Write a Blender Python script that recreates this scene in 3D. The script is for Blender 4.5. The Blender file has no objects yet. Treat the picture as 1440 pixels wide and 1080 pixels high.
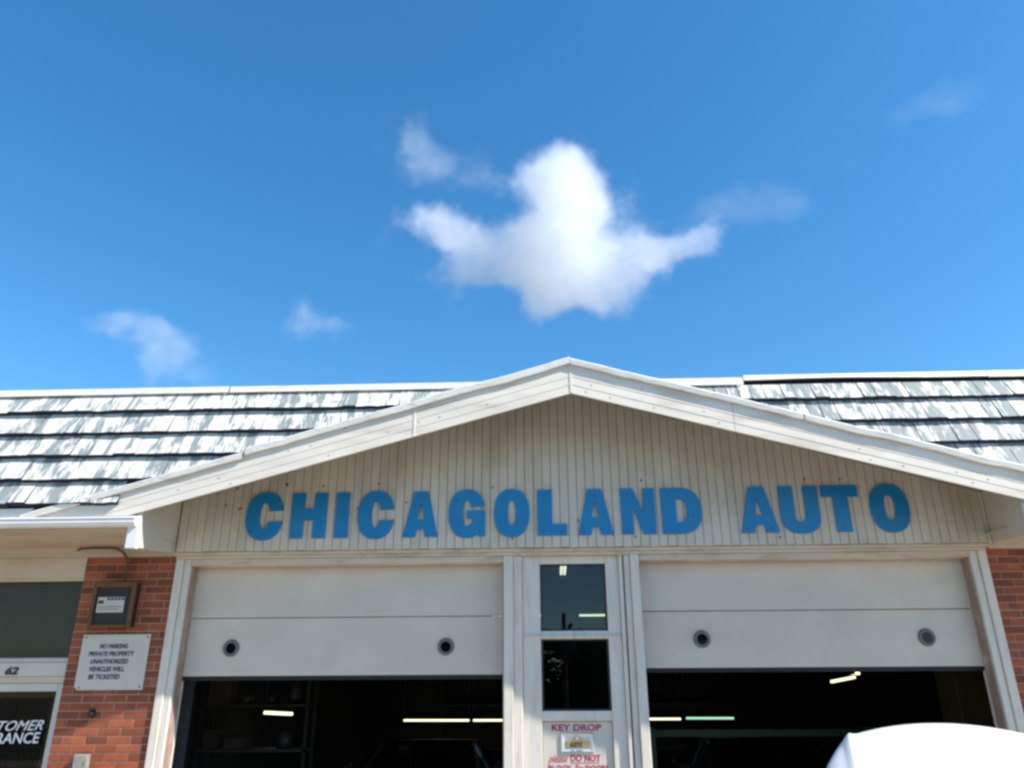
import bpy, bmesh, math, random
from mathutils import Vector, Matrix
random.seed(7)
S = bpy.context.scene
COL = S.collection
R = math.radians

# ------------------------------------------------------------------ camera
EYE = 1.75
cam_d = bpy.data.cameras.new('camera'); cam = bpy.data.objects.new('camera', cam_d); COL.objects.link(cam)
cam_d.sensor_width = 36; cam_d.lens = 36 * 1082 / 1440; cam_d.clip_end = 6000; cam_d.clip_start = .05
Fw = Vector((-0.03478721, 0.92661606, 0.37439621)); Up = Vector((0.01912089, -0.37393729, 0.92725687)); Rt = Vector((0.99921181, 0.03941547, -0.00470949))
cam.matrix_world = Matrix(((Rt.x, Up.x, -Fw.x, 0), (Rt.y, Up.y, -Fw.y, -7.3), (Rt.z, Up.z, -Fw.z, EYE), (0, 0, 0, 1)))
S.camera = cam

# ------------------------------------------------------------------ sky, sun, exposure
SUN = Vector((2.14, -.85, 2.12)).normalized()
w = bpy.data.worlds.new('World'); S.world = w; w.use_nodes = True
nt = w.node_tree; nt.nodes.clear()
sky = nt.nodes.new('ShaderNodeTexSky'); sky.sky_type = 'NISHITA'; sky.sun_disc = False
sky.sun_elevation = math.asin(SUN.z); sky.sun_rotation = math.atan2(SUN.x, SUN.y)
sky.air_density = 1.0; sky.dust_density = 0.3; sky.ozone_density = 3.0; sky.altitude = 200
hs = nt.nodes.new('ShaderNodeHueSaturation'); hs.inputs['Saturation'].default_value = 1.29; hs.inputs['Value'].default_value = 1.45
hs.inputs['Hue'].default_value = .494
bg = nt.nodes.new('ShaderNodeBackground'); bg.inputs['Strength'].default_value = .1
wo = nt.nodes.new('ShaderNodeOutputWorld')
nt.links.new(sky.outputs[0], hs.inputs['Color']); nt.links.new(hs.outputs[0], bg.inputs[0]); nt.links.new(bg.outputs[0], wo.inputs[0])
sd = bpy.data.lights.new('sun', 'SUN'); sd.energy = 5.0; sd.angle = R(.53); sd.color = (1, .945, .87)
so = bpy.data.objects.new('sun', sd); COL.objects.link(so); so.rotation_euler = SUN.to_track_quat('Z', 'Y').to_euler()
S.view_settings.view_transform = 'Standard'; S.view_settings.look = 'None'; S.view_settings.gamma = 1
S.view_settings.use_curve_mapping = False; S.view_settings.exposure = .68
S.render.engine = 'CYCLES'
S.cycles.volume_bounces = 6; S.cycles.max_bounces = 10; S.cycles.diffuse_bounces = 4; S.cycles.transparent_max_bounces = 16
S.cycles.filter_width = 2.7; S.cycles.volume_step_rate = .5; S.cycles.use_denoising = True; S.cycles.sample_clamp_indirect = 6

# ------------------------------------------------------------------ helpers
def tag(o, label=None, cat=None, group=None, kind=None):
    if label: o['label'] = label
    if cat: o['category'] = cat
    if group: o['group'] = group
    if kind: o['kind'] = kind
    return o

def empty(name, loc=(0, 0, 0), rz=0):
    o = bpy.data.objects.new(name, None); COL.objects.link(o); o.location = loc; o.rotation_euler = (0, 0, rz); return o

def link(name, me, parent=None, loc=None):
    o = bpy.data.objects.new(name, me); COL.objects.link(o)
    if parent is not None: o.parent = parent
    if loc is not None: o.location = loc
    return o

class MB:
    """collects geometry for ONE mesh"""
    def __init__(s): s.v = []; s.f = []; s.m = []
    def add(s, vs, fs, mi=0):
        n = len(s.v); s.v += [tuple(v) for v in vs]; s.f += [tuple(n + i for i in f) for f in fs]
        s.m += [mi] * len(fs) if isinstance(mi, int) else list(mi)
        return s
    def box(s, x0, x1, y0, y1, z0, z1, mi=0):
        return s.add([(x0, y0, z0), (x1, y0, z0), (x1, y1, z0), (x0, y1, z0), (x0, y0, z1), (x1, y0, z1), (x1, y1, z1), (x0, y1, z1)],
                     [(0, 3, 2, 1), (4, 5, 6, 7), (0, 1, 5, 4), (1, 2, 6, 5), (2, 3, 7, 6), (3, 0, 4, 7)], mi)
    def cbox(s, x0, x1, y0, y1, z0, z1, c=.004, mi=0):
        """box with its front (-Y) edges chamfered"""
        return s.slab([(x0, z0), (x1, z0), (x1, z1), (x0, z1)], y0, y1, c, mi)
    def slab(s, poly, y0, y1, c=.004, mi=0):
        """convex polygon in XZ (counter-clockwise seen from -Y) from y0 (front) to y1, chamfer c"""
        n = len(poly); ins = []
        for i in range(n):
            p = Vector(poly[i]); a = Vector(poly[i - 1]); b = Vector(poly[(i + 1) % n])
            e1 = (p - a).normalized(); e2 = (b - p).normalized()
            n1 = Vector((-e1.y, e1.x)); n2 = Vector((-e2.y, e2.x)); k = 1 + n1.dot(n2)
            d = (n1 + n2) / max(k, .3) * c
            ins.append(p + d)
        vs = [(p.x, y0, p.y) for p in ins] + [(x, y0 + c, z) for x, z in poly] + [(x, y1, z) for x, z in poly]
        fs = [tuple(range(n)), tuple(range(3 * n - 1, 2 * n - 1, -1))]
        for i in range(n):
            j = (i + 1) % n
            fs.append((n + i, n + j, j, i)); fs.append((2 * n + i, 2 * n + j, n + j, n + i))
        return s.add(vs, fs, mi)
    def tube(s, pts, r, n=10, mi=0, cap=True):
        pts = [Vector(p) for p in pts]; rs = r if isinstance(r, (list, tuple)) else [r] * len(pts)
        vs = []; ref = None
        for i, p in enumerate(pts):
            d = (pts[min(i + 1, len(pts) - 1)] - pts[max(i - 1, 0)]).normalized()
            if ref is None: ref = d.orthogonal().normalized()
            ref = (ref - d * ref.dot(d)).normalized(); q = d.cross(ref)
            for k in range(n):
                a = 2 * math.pi * k / n; vs.append(p + (ref * math.cos(a) + q * math.sin(a)) * rs[i])
        fs = []
        for i in range(len(pts) - 1):
            for k in range(n):
                a = i * n + k; b = i * n + (k + 1) % n; fs.append((a, b, b + n, a + n))
        if cap: fs += [tuple(range(n - 1, -1, -1)), tuple(range(len(vs) - n, len(vs)))]
        return s.add(vs, fs, mi)
    def lathe(s, prof, origin, axis='Y', n=28, mi=0):
        """prof: list of (radius, along)"""
        vs = []
        for r, a in prof:
            for k in range(n):
                t = 2 * math.pi * k / n; u, v = r * math.cos(t), r * math.sin(t)
                if axis == 'Y': vs.append((origin[0] + u, origin[1] + a, origin[2] + v))
                elif axis == 'X': vs.append((origin[0] + a, origin[1] + u, origin[2] + v))
                else: vs.append((origin[0] + u, origin[1] + v, origin[2] + a))
        fs = [(i * n + k, i * n + (k + 1) % n, (i + 1) * n + (k + 1) % n, (i + 1) * n + k) for i in range(len(prof) - 1) for k in range(n)]
        return s.add(vs, fs, mi)
    def mesh(s, name, mats, smooth=False):
        me = bpy.data.meshes.new(name); me.from_pydata(s.v, [], s.f)
        for m in (mats if isinstance(mats, (list, tuple)) else [mats]): me.materials.append(m)
        for p, mi in zip(me.polygons, s.m): p.material_index = mi
        bm = bmesh.new(); bm.from_mesh(me); bmesh.ops.recalc_face_normals(bm, faces=bm.faces); bm.to_mesh(me); bm.free()
        if smooth: me.polygons.foreach_set('use_smooth', [True] * len(me.polygons))
        me.update(); return me
    def build(s, name, mats, parent=None, smooth=False, loc=None):
        return link(name, s.mesh(name, mats, smooth), parent, loc)

# ------------------------------------------------------------------ materials
def node(nt, t, **kw):
    n = nt.nodes.new(t)
    for k, v in kw.items():
        if k in n.inputs: n.inputs[k].default_value = v
        else: setattr(n, k, v)
    return n

def mat(name, col, rough=.6, metal=0, dirt=None, dirt_amt=.5, dscale=6, streak=(1, 1, 1), fine=None, bump=0, bscale=60, vary=0, spec=.5, lo=.5, hi=.72, coat=0):
    m = bpy.data.materials.new(name); m.use_nodes = True; t = m.node_tree; L = t.links.new
    b = t.nodes['Principled BSDF']; b.inputs['Roughness'].default_value = rough; b.inputs['Metallic'].default_value = metal
    b.inputs['Specular IOR Level'].default_value = spec; b.inputs['Coat Weight'].default_value = coat
    tc = node(t, 'ShaderNodeNewGeometry'); vec = tc.outputs['Position']
    mp = node(t, 'ShaderNodeMapping'); mp.inputs['Scale'].default_value = streak; L(vec, mp.inputs[0])
    c = node(t, 'ShaderNodeRGB'); c.outputs[0].default_value = (*col, 1); out = c.outputs[0]
    # broad tone variation
    n0 = node(t, 'ShaderNodeTexNoise', Scale=1.7, Detail=4.0); L(mp.outputs[0], n0.inputs['Vector'])
    hv = node(t, 'ShaderNodeHueSaturation')
    mr = node(t, 'ShaderNodeMapRange'); mr.inputs['From Min'].default_value = .3; mr.inputs['From Max'].default_value = .7
    mr.inputs['To Min'].default_value = .93; mr.inputs['To Max'].default_value = 1.05; L(n0.outputs[0], mr.inputs[0])
    if vary:
        oi = node(t, 'ShaderNodeObjectInfo'); mr2 = node(t, 'ShaderNodeMapRange')
        mr2.inputs['To Min'].default_value = 1 - vary; mr2.inputs['To Max'].default_value = 1 + vary * .6; L(oi.outputs['Random'], mr2.inputs[0])
        mu = node(t, 'ShaderNodeMath', operation='MULTIPLY'); L(mr.outputs[0], mu.inputs[0]); L(mr2.outputs[0], mu.inputs[1]); L(mu.outputs[0], hv.inputs['Value'])
    else: L(mr.outputs[0], hv.inputs['Value'])
    L(out, hv.inputs['Color']); out = hv.outputs[0]
    if dirt:
        n1 = node(t, 'ShaderNodeTexNoise', Scale=dscale, Detail=8.0, Roughness=.62); L(mp.outputs[0], n1.inputs['Vector'])
        r1 = node(t, 'ShaderNodeMapRange'); r1.inputs['From Min'].default_value = lo; r1.inputs['From Max'].default_value = hi
        r1.inputs['To Max'].default_value = dirt_amt; L(n1.outputs[0], r1.inputs[0])
        mx = node(t, 'ShaderNodeMix', data_type='RGBA'); L(r1.outputs[0], mx.inputs['Factor']); L(out, mx.inputs['A'])
        mx.inputs['B'].default_value = (*dirt, 1); out = mx.outputs['Result']
    if fine:   # small chips / specks
        n2 = node(t, 'ShaderNodeTexNoise', Scale=fine[1], Detail=3.0, Roughness=.5); L(vec, n2.inputs['Vector'])
        r2 = node(t, 'ShaderNodeMapRange'); r2.inputs['From Min'].default_value = fine[2]; r2.inputs['From Max'].default_value = fine[2] + .03
        r2.inputs['To Max'].default_value = fine[3]; L(n2.outputs[0], r2.inputs[0])
        mx = node(t, 'ShaderNodeMix', data_type='RGBA'); L(r2.outputs[0], mx.inputs['Factor']); L(out, mx.inputs['A'])
        mx.inputs['B'].default_value = (*fine[0], 1); out = mx.outputs['Result']
    L(out, b.inputs['Base Color'])
    if bump:
        n3 = node(t, 'ShaderNodeTexNoise', Scale=bscale, Detail=4.0); L(mp.outputs[0], n3.inputs['Vector'])
        bp = node(t, 'ShaderNodeBump', Strength=bump, Distance=.01); L(n3.outputs[0], bp.inputs['Height']); L(bp.outputs[0], b.inputs['Normal'])
    return m

def glass(name, tint, ior=1.5, refl=1.0):
    m = bpy.data.materials.new(name); m.use_nodes = True; t = m.node_tree; t.nodes.clear(); L = t.links.new
    tr = node(t, 'ShaderNodeBsdfTransparent', Color=(*tint, 1)); gl = node(t, 'ShaderNodeBsdfGlossy', Roughness=.01)
    fr = node(t, 'ShaderNodeFresnel', IOR=ior); mx = node(t, 'ShaderNodeMixShader'); o = node(t, 'ShaderNodeOutputMaterial')
    L(fr.outputs[0], mx.inputs[0]); L(tr.outputs[0], mx.inputs[1]); L(gl.outputs[0], mx.inputs[2]); L(mx.outputs[0], o.inputs[0])
    return m

def emit(name, col, s):
    m = bpy.data.materials.new(name); m.use_nodes = True; b = m.node_tree.nodes['Principled BSDF']
    b.inputs['Base Color'].default_value = (.8, .8, .8, 1); b.inputs['Emission Color'].default_value = (*col, 1); b.inputs['Emission Strength'].default_value = s
    return m

GRIME = (.16, .11, .07)
M = {}
M['siding'] = mat('painted siding', (.61,.545,.445), .55, dirt=(.33, .27, .19), dirt_amt=.55, dscale=3, streak=(1, 1, .35), fine=(GRIME, 40, .76, .6), bump=.15, bscale=30, vary=.05)
M['backing'] = mat('dark groove', (.15,.115,.08), .9)
M['fascia'] = mat('white aluminium fascia', (.74,.67,.575), .45, dirt=(.46, .38, .30), dirt_amt=.65, dscale=2.2, streak=(.5, 1, 3), fine=(GRIME, 25, .79, .5), bump=.12, bscale=8, vary=.02)
M['flash'] = mat('white drip edge', (.76,.72,.65), .4, dirt=(.35, .33, .3), dirt_amt=.5, dscale=6, streak=(1, 1, 4), bump=.3, bscale=12)
M['trim'] = mat('weathered cream trim', (.58,.49,.38), .6, dirt=(.30, .21, .14), dirt_amt=.75, dscale=5, streak=(.7, 1, 3), fine=(GRIME, 30, .70, .75), bump=.3, bscale=40)
M['post'] = mat('white painted post', (.65,.60,.52), .5, dirt=(.36, .30, .25), dirt_amt=.45, dscale=5, streak=(3, 1, .5), fine=(GRIME, 30, .74, .6), bump=.25, bscale=25)
M['rustline'] = mat('rusty jamb strip', (.30, .20, .16), .8, dirt=(.6, .56, .5), dirt_amt=.6, dscale=12, streak=(1, 1, .4))
M['door'] = mat('door panel enamel', (.60,.53,.44), .42, dirt=(.45, .42, .38), dirt_amt=.4, dscale=1.6, streak=(1, 1, 1.5), fine=((.2, .18, .16), 22, .80, .5), bump=.06, bscale=90)
M['seal'] = mat('black rubber seal', (.005,.005,.008), .6)
M['brick'] = mat('red brick', (.31,.080,.034), .85, dirt=(.12, .035, .03), dirt_amt=.8, dscale=7, fine=((.5, .36, .3), 9, .75, .6), bump=.5, bscale=70, vary=.4)
M['mortar'] = mat('mortar', (.44,.29,.20), .95, dirt=(.25, .17, .13), dirt_amt=.5, dscale=8, bump=.4, bscale=120)
M['gutter'] = mat('white gutter', (.74,.73,.71), .35, dirt=(.5, .5, .48), dirt_amt=.3, dscale=4)
M['soffit'] = mat('beige soffit board', (.50, .41, .29), .7, dirt=(.28, .19, .11), dirt_amt=.7, dscale=3, streak=(.4, 2.5, 1))
M['cream'] = mat('cream trim', (.56, .48, .375), .6, dirt=(.40, .31, .21), dirt_amt=.5, dscale=3, streak=(.5, 1, 2))
M['alum'] = mat('aluminium door frame', (.56,.53,.48), .35, metal=.3, dirt=(.4, .38, .35), dirt_amt=.3)
M['blue'] = mat('blue letter paint', (.003,.195,.44), .42, dirt=(.02, .22, .42), dirt_amt=.6, dscale=3, streak=(1, 1, .5))
M['bolt'] = mat('rusty bolt', (.09, .05, .035), .7)
M['black'] = mat('black paint', (.012, .013, .016), .5)
M['navy'] = mat('navy lettering', (.02, .03, .075), .5)
M['crimson'] = mat('crimson lettering', (.42, .012, .055), .5)
M['redscript'] = mat('red script lettering', (.52, .06, .05), .5)
M['whitetext'] = mat('white lettering', (.75, .75, .74), .5)
M['board'] = mat('sign board', (.56,.52,.45), .5, dirt=(.45, .42, .36), dirt_amt=.5, dscale=4)
M['rust'] = mat('rusty steel', (.15,.075,.035), .75, metal=.2, dirt=(.09, .05, .03), dirt_amt=.9, dscale=14, bump=.4)
M['darksteel'] = mat('dark brown steel', (.022,.014,.012), .55)
M['greycan2'] = mat('weathered grey box', (.27, .26, .24), .8, dirt=(.08, .07, .055), dirt_amt=.9, dscale=25)
M['brass'] = mat('brass plate', (.42, .31, .13), .45, metal=.4)
M['silver'] = mat('bare aluminium', (.62, .62, .62), .38, metal=.6)
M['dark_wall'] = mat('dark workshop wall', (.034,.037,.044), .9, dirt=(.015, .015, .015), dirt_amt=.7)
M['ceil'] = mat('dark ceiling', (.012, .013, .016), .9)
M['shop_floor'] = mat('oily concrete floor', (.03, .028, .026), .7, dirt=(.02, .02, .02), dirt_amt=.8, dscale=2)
M['green'] = mat('green lift paint', (.006,.045,.02), .5)
M['yellow'] = mat('dull yellow enamel', (.10, .09, .03), .6, dirt=(.04, .04, .02), dirt_amt=.8, dscale=4)
M['crate'] = mat('parts box card', (.06, .045, .03), .8, vary=.5)
M['greycan'] = mat('grey plastic', (.05, .055, .06), .5, vary=.6)
M['shade'] = mat('olive window shade', (.37,.315,.25), .85, dirt=(.24, .22, .17), dirt_amt=.6, dscale=1.2, streak=(2.5, 1, 1.2))
M['room'] = mat('dim room wall', (.30,.28,.22), .9)
M['tube'] = emit('lit fluorescent tube', (1, .96, .66), 1.0)
M['tube_green'] = emit('lit greenish tube', (.55, 1, .75), .6)
M['pane'] = glass('window glass', (.72, .78, .80), 1.45)
M['shopdoor_glass'] = glass('entrance glass', (.66, .66, .62), 1.27)
M['lens'] = glass('porthole lens', (.3, .36, .42), 1.33)
M['grey_ring'] = mat('grey porthole ring', (.14, .135, .12), .5, dirt=(.1, .09, .08), dirt_amt=.6)
M['concrete'] = mat('concrete apron', (.50,.42,.32), .9, dirt=(.22, .20, .18), dirt_amt=.7, dscale=1.4, bump=.3, bscale=60)
M['asphalt'] = mat('asphalt', (.10, .095, .088), .9, dirt=(.09, .088, .085), dirt_amt=.6, dscale=3, bump=.6, bscale=120)
M['lot'] = mat('pale worn asphalt', (.21, .185, .15), .9, dirt=(.13, .12, .10), dirt_amt=.7, dscale=3, bump=.6, bscale=120)
M['land'] = mat('distant built up land', (.19, .165, .135), .95, dirt=(.10, .11, .07), dirt_amt=.5, dscale=.05)
M['grass'] = mat('mown grass', (.06, .10, .03), .95, dirt=(.10, .11, .04), dirt_amt=.7, dscale=2, bump=.8, bscale=80)
M['line'] = mat('white road paint', (.62, .61, .58), .8, dirt=(.2, .2, .2), dirt_amt=.6, dscale=12)
M['roofing'] = mat('grey roofing felt', (.18, .18, .18), .9, bump=.4)
M['bark'] = mat('bark', (.11, .08, .055), .95, bump=.6, bscale=20, streak=(3, 3, .6))
M['white_car'] = mat('white car paint', (.80, .80, .79), .28, coat=.6, spec=.5)
M['carpaint_dark'] = mat('dark car paint', (.02, .022, .027), .25, coat=.6)
M['carglass'] = glass('car glass', (.12, .14, .15), 1.6)
M['tyre'] = mat('tyre rubber', (.02, .02, .02), .85)
M['plastic'] = mat('black plastic', (.025, .025, .027), .6)
M['redlens'] = mat('red lamp lens', (.45, .012, .01), .2)
M['clearlens'] = mat('clear lamp lens', (.55, .56, .58), .12, metal=.3)

def shingle_material():
    m = bpy.data.materials.new('peeling white shake'); m.use_nodes = True; t = m.node_tree; L = t.links.new
    b = t.nodes['Principled BSDF']; b.inputs['Roughness'].default_value = .7
    g = node(t, 'ShaderNodeNewGeometry'); oi = node(t, 'ShaderNodeObjectInfo')
    # grain: stretch along the slope
    mp = node(t, 'ShaderNodeMapping'); mp.inputs['Scale'].default_value = (1, .12, .12); L(g.outputs['Position'], mp.inputs[0])
    add = node(t, 'ShaderNodeVectorMath', operation='ADD'); cmb = node(t, 'ShaderNodeCombineXYZ')
    mu = node(t, 'ShaderNodeMath', operation='MULTIPLY'); mu.inputs[1].default_value = 3.; L(oi.outputs['Random'], mu.inputs[0]); L(mu.outputs[0], cmb.inputs[1])
    L(mp.outputs[0], add.inputs[0]); L(cmb.outputs[0], add.inputs[1])
    grain = node(t, 'ShaderNodeTexNoise', Scale=55., Detail=5., Roughness=.6); L(add.outputs[0], grain.inputs['Vector'])
    mp2 = node(t, 'ShaderNodeMapping'); mp2.inputs['Scale'].default_value = (1, .28, .28); L(g.outputs['Position'], mp2.inputs[0])
    patch = node(t, 'ShaderNodeTexNoise', Scale=10., Detail=6., Roughness=.62); L(mp2.outputs[0], patch.inputs['Vector'])
    # wear = patch*a + grain*b + object offset (obj colour alpha carries the side's wear)
    a1 = node(t, 'ShaderNodeMath', operation='MULTIPLY'); a1.inputs[1].default_value = .85; L(patch.outputs[0], a1.inputs[0])
    a2 = node(t, 'ShaderNodeMath', operation='MULTIPLY_ADD'); a2.inputs[1].default_value = .46; L(grain.outputs[0], a2.inputs[0]); L(a1.outputs[0], a2.inputs[2])
    sep = node(t, 'ShaderNodeSeparateColor'); L(oi.outputs['Color'], sep.inputs[0])
    a3 = node(t, 'ShaderNodeMath', operation='ADD'); L(a2.outputs[0], a3.inputs[0]); L(sep.outputs[0], a3.inputs[1])
    r = node(t, 'ShaderNodeMapRange'); r.inputs['From Min'].default_value = 1.035; r.inputs['From Max'].default_value = 1.105; L(a3.outputs[0], r.inputs[0])
    base = node(t, 'ShaderNodeMix', data_type='RGBA'); base.inputs['A'].default_value = (.17, .20, .195, 1); base.inputs['B'].default_value = (.28, .315, .305, 1); L(grain.outputs[0], base.inputs['Factor'])
    mx = node(t, 'ShaderNodeMix', data_type='RGBA'); L(r.outputs[0], mx.inputs['Factor']); L(base.outputs['Result'], mx.inputs['A']); mx.inputs['B'].default_value = (.64, .61, .555, 1)
    L(mx.outputs['Result'], b.inputs['Base Color'])
    bp = node(t, 'ShaderNodeBump', Strength=.5, Distance=.006); L(grain.outputs[0], bp.inputs['Height']); L(bp.outputs[0], b.inputs['Normal'])
    return m
M['shingle'] = shingle_material()
M['butt'] = mat('shake butt painted shade', (.018, .022, .04), .9)  # shade under and between the shakes is put into this navy colour

def leaf_material(name, a, bcol):
    m = bpy.data.materials.new(name); m.use_nodes = True; t = m.node_tree; L = t.links.new
    b = t.nodes['Principled BSDF']; b.inputs['Roughness'].default_value = .6
    g = node(t, 'ShaderNodeNewGeometry'); mx = node(t, 'ShaderNodeMix', data_type='RGBA')
    mx.inputs['A'].default_value = (*a, 1); mx.inputs['B'].default_value = (*bcol, 1); L(g.outputs['Random Per Island'], mx.inputs['Factor']); L(mx.outputs['Result'], b.inputs['Base Color'])
    return m
M['leaf'] = leaf_material('tree leaves', (.020, .042, .010), (.036, .064, .016))

# ------------------------------------------------------------------ text and letters
def text_mesh(name, body, size, m, bold=0., shear=0., depth=.001, width=None):
    cu = bpy.data.curves.new(name, 'FONT'); cu.body = body; cu.size = size; cu.shear = shear; cu.extrude = depth; cu.offset = bold
    cu.align_x = 'LEFT'; cu.resolution_u = 3
    o = bpy.data.objects.new(name, cu); COL.objects.link(o)
    bpy.context.view_layer.update()
    me = bpy.data.meshes.new_from_object(o.evaluated_get(bpy.context.evaluated_depsgraph_get()))
    bpy.data.objects.remove(o); me.name = name; me.materials.clear(); me.materials.append(m)
    return me

def put_text(name, body, x0, x1, z0, z1, y, m, parent, bold=0., shear=0., tilt=0.):
    """lettering fitted into the rectangle x0..x1, z0..z1 on the plane y, facing -Y"""
    me = text_mesh(name, body, 1, m, bold, shear)
    xs = [v.co.x for v in me.vertices]; ys = [v.co.y for v in me.vertices]
    ax, bx_, ay, by = min(xs), max(xs), min(ys), max(ys)
    for v in me.vertices:
        u = (v.co.x - ax) / (bx_ - ax); q = (v.co.y - ay) / (by - ay)
        v.co = Vector((x0 + u * (x1 - x0), y - (v.co.z + .001) * 1.0, z0 + q * (z1 - z0) + tilt * u))
    me.update(); return link(name, me, parent)

def arc(cx, cy, rx, ry, a0, a1, n=28, p=2.35):
    out = []
    for i in range(n + 1):
        a = R(a0 + (a1 - a0) * i / n); c, s = math.cos(a), math.sin(a)
        out.append((cx + rx * math.copysign(abs(c) ** (2 / p), c), cy + ry * math.copysign(abs(s) ** (2 / p), s)))
    return out

def glyph(ch, w, h):
    """outlines of a heavy grotesque capital, width w, cap height h"""
    st = .137 * h / .435; hb = .105 * h / .435
    if ch == 'O':
        return [arc(w / 2, h / 2, w / 2, h / 2 + .012, 0, 360)[:-1], arc(w / 2, h / 2, w / 2 - st * .95, h / 2 - hb + .01, 0, 360, 24)[:-1]]
    if ch == 'I': return [[(0, 0), (w, 0), (w, h), (0, h)]]
    if ch == 'L': return [[(0, 0), (w, 0), (w, hb), (st, hb), (st, h), (0, h)]]
    if ch == 'H': return [[(0, 0), (st * .92, 0), (st * .92, h * .39), (w - st * .92, h * .39), (w - st * .92, 0), (w, 0), (w, h), (w - st * .92, h), (w - st * .92, h * .65), (st * .92, h * .65), (st * .92, h), (0, h)]]
    if ch == 'T': return [[(w / 2 - st / 2, 0), (w / 2 + st / 2, 0), (w / 2 + st / 2, h - hb), (w, h - hb), (w, h), (0, h), (0, h - hb), (w / 2 - st / 2, h - hb)]]
    if ch == 'N': return [[(0, 0), (st * .8, 0), (st * .8, h * .60), (w - st * .86, 0), (w, 0), (w, h), (w - st * .8, h), (w - st * .8, h * .42), (st * .86, h), (0, h)]]
    if ch == 'A':
        a = .2 * w; return [[(0, 0), (st * .86, 0), (st * .86 + .018, h * .17), (w - st * .86 - .018, h * .17), (w - st * .86, 0), (w, 0), (w * .5 + a, h), (w * .5 - a, h)],
                          [(w * .5 - .036, h * .37), (w * .5, h * .76), (w * .5 + .036, h * .37)]]
    if ch == 'D':
        o = [(0, 0)] + arc(w * .42, h / 2, w * .58, h / 2, -90, 90, 20, 2.5) + [(0, h)]
        i = [(st, hb)] + arc(w * .42, h / 2, w * .58 - st, h / 2 - hb, -90, 90, 16, 2.5) + [(st, h - hb)]
        return [o, i]
    if ch == 'U':
        o = [(0, h)] + arc(w / 2, h * .36, w / 2, h * .36 + .012, 180, 360, 22, 2.4) + [(w, h), (w - st * .95, h)]
        return [o + arc(w / 2, h * .36, w / 2 - st * .95, h * .36 - hb + .012, 360, 180, 18, 2.4) + [(st * .95, h)]]
    if ch in 'CG':
        ri, ro = (w / 2 - st * .98, h / 2 - hb + .014), (w / 2 + (.0 if ch == 'C' else 0), h / 2 + .014)
        if ch == 'C':
            o = arc(w / 2, h / 2, *ro, 9.7, 349, 40); i = arc(w / 2, h / 2, *ri, 337.6, 18, 30)
            return [o + i]
        o = arc(w / 2, h / 2, *ro, 13, 300, 38)
        i = arc(w / 2, h / 2, *ri, 300, 27, 26)
        return [o + [(w * .80, h * .10), (w * .82, 0), (w, 0), (w, h * .56), (w * .50, h * .56), (w * .50, h * .385), (w * .68, h * .385), (w * .68, h * .30)] + i]

def letter(ch, x0, x1, z0, z1, parent):
    w, h = x1 - x0, z1 - z0
    cu = bpy.data.curves.new('letter', 'CURVE'); cu.dimensions = '2D'; cu.fill_mode = 'BOTH'; cu.extrude = .008; cu.bevel_depth = .0015; cu.bevel_resolution = 0
    for pts in glyph(ch, w, h):
        sp = cu.splines.new('POLY'); sp.points.add(len(pts) - 1)
        for p, (a, b_) in zip(sp.points, pts): p.co = (a, b_, 0, 1)
        sp.use_cyclic_u = True
    o = bpy.data.objects.new('letter', cu); COL.objects.link(o); bpy.context.view_layer.update()
    me = bpy.data.meshes.new_from_object(o.evaluated_get(bpy.context.evaluated_depsgraph_get())); bpy.data.objects.remove(o)
    me.materials.clear(); me.materials.append(M['blue'])
    for v in me.vertices: v.co = Vector((v.co.x, -v.co.z, v.co.y))
    me.name = 'letter'; me.update()
    return link('letter', me, parent, (x0, -.0915, z0))

# ------------------------------------------------------------------ ground and setting
def sheet(name, x0, x1, y0, y1, z, m, n=1):
    b = MB(); b.add([(x0, y0, z), (x1, y0, z), (x1, y1, z), (x0, y1, z)], [(0, 1, 2, 3)]); return tag(b.build(name, m), kind='structure')
sheet('ground', -2500, 2500, -2500, 2500, -.12, M['land'])
sheet('lawn', -60, 60, -60, -30.3, -.112, M['grass'])
b = MB(); b.box(-24, 26, -15.0, 16, -.1, 0.0); tag(b.build('parking_lot', M['lot']), kind='structure')
b = MB()
for i in range(-6, 8): b.cbox(0, 0, 0, 0, 0, 0) if False else b.box(i * 2 + .01, i * 2 + 1.99, -5.6, -.02, -.05, .012)
tag(b.build('concrete_apron', M['concrete']), kind='structure')
b = MB()
for i in range(-20, 20): b.box(i * 2 + .01, i * 2 + 1.99, -17.0, -15.02, -.1, .01)
tag(b.build('sidewalk', M['concrete']), kind='structure')
sheet('road', -400, 400, -28, -17.25, -.105, M['asphalt'])
b = MB(); b.box(-200, 200, -17.2, -17.02, -.1, .005); b.box(-200, 200, -28.2, -28.02, -.1, .005); tag(b.build('kerb', M['concrete']), kind='structure')
b = MB()
for i in range(-30, 30): b.box(i * 6, i * 6 + 3, -22.6, -22.48, -.104, -.1)
tag(b.build('road_marking', M['line']), kind='structure')

# ------------------------------------------------------------------ the building
BLD = empty('auto_shop', (0, 0, 0))
tag(BLD, 'white and brick one storey auto repair shop with gabled front over two garage bays', 'building')
WL, WR, GL, GR, AX = -9.0, 9.6, -3.47, 4.06, .29      # wall ends, gable ends, apex x
SB, OV = -.08, -.85                                    # siding plane, fascia plane

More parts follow.
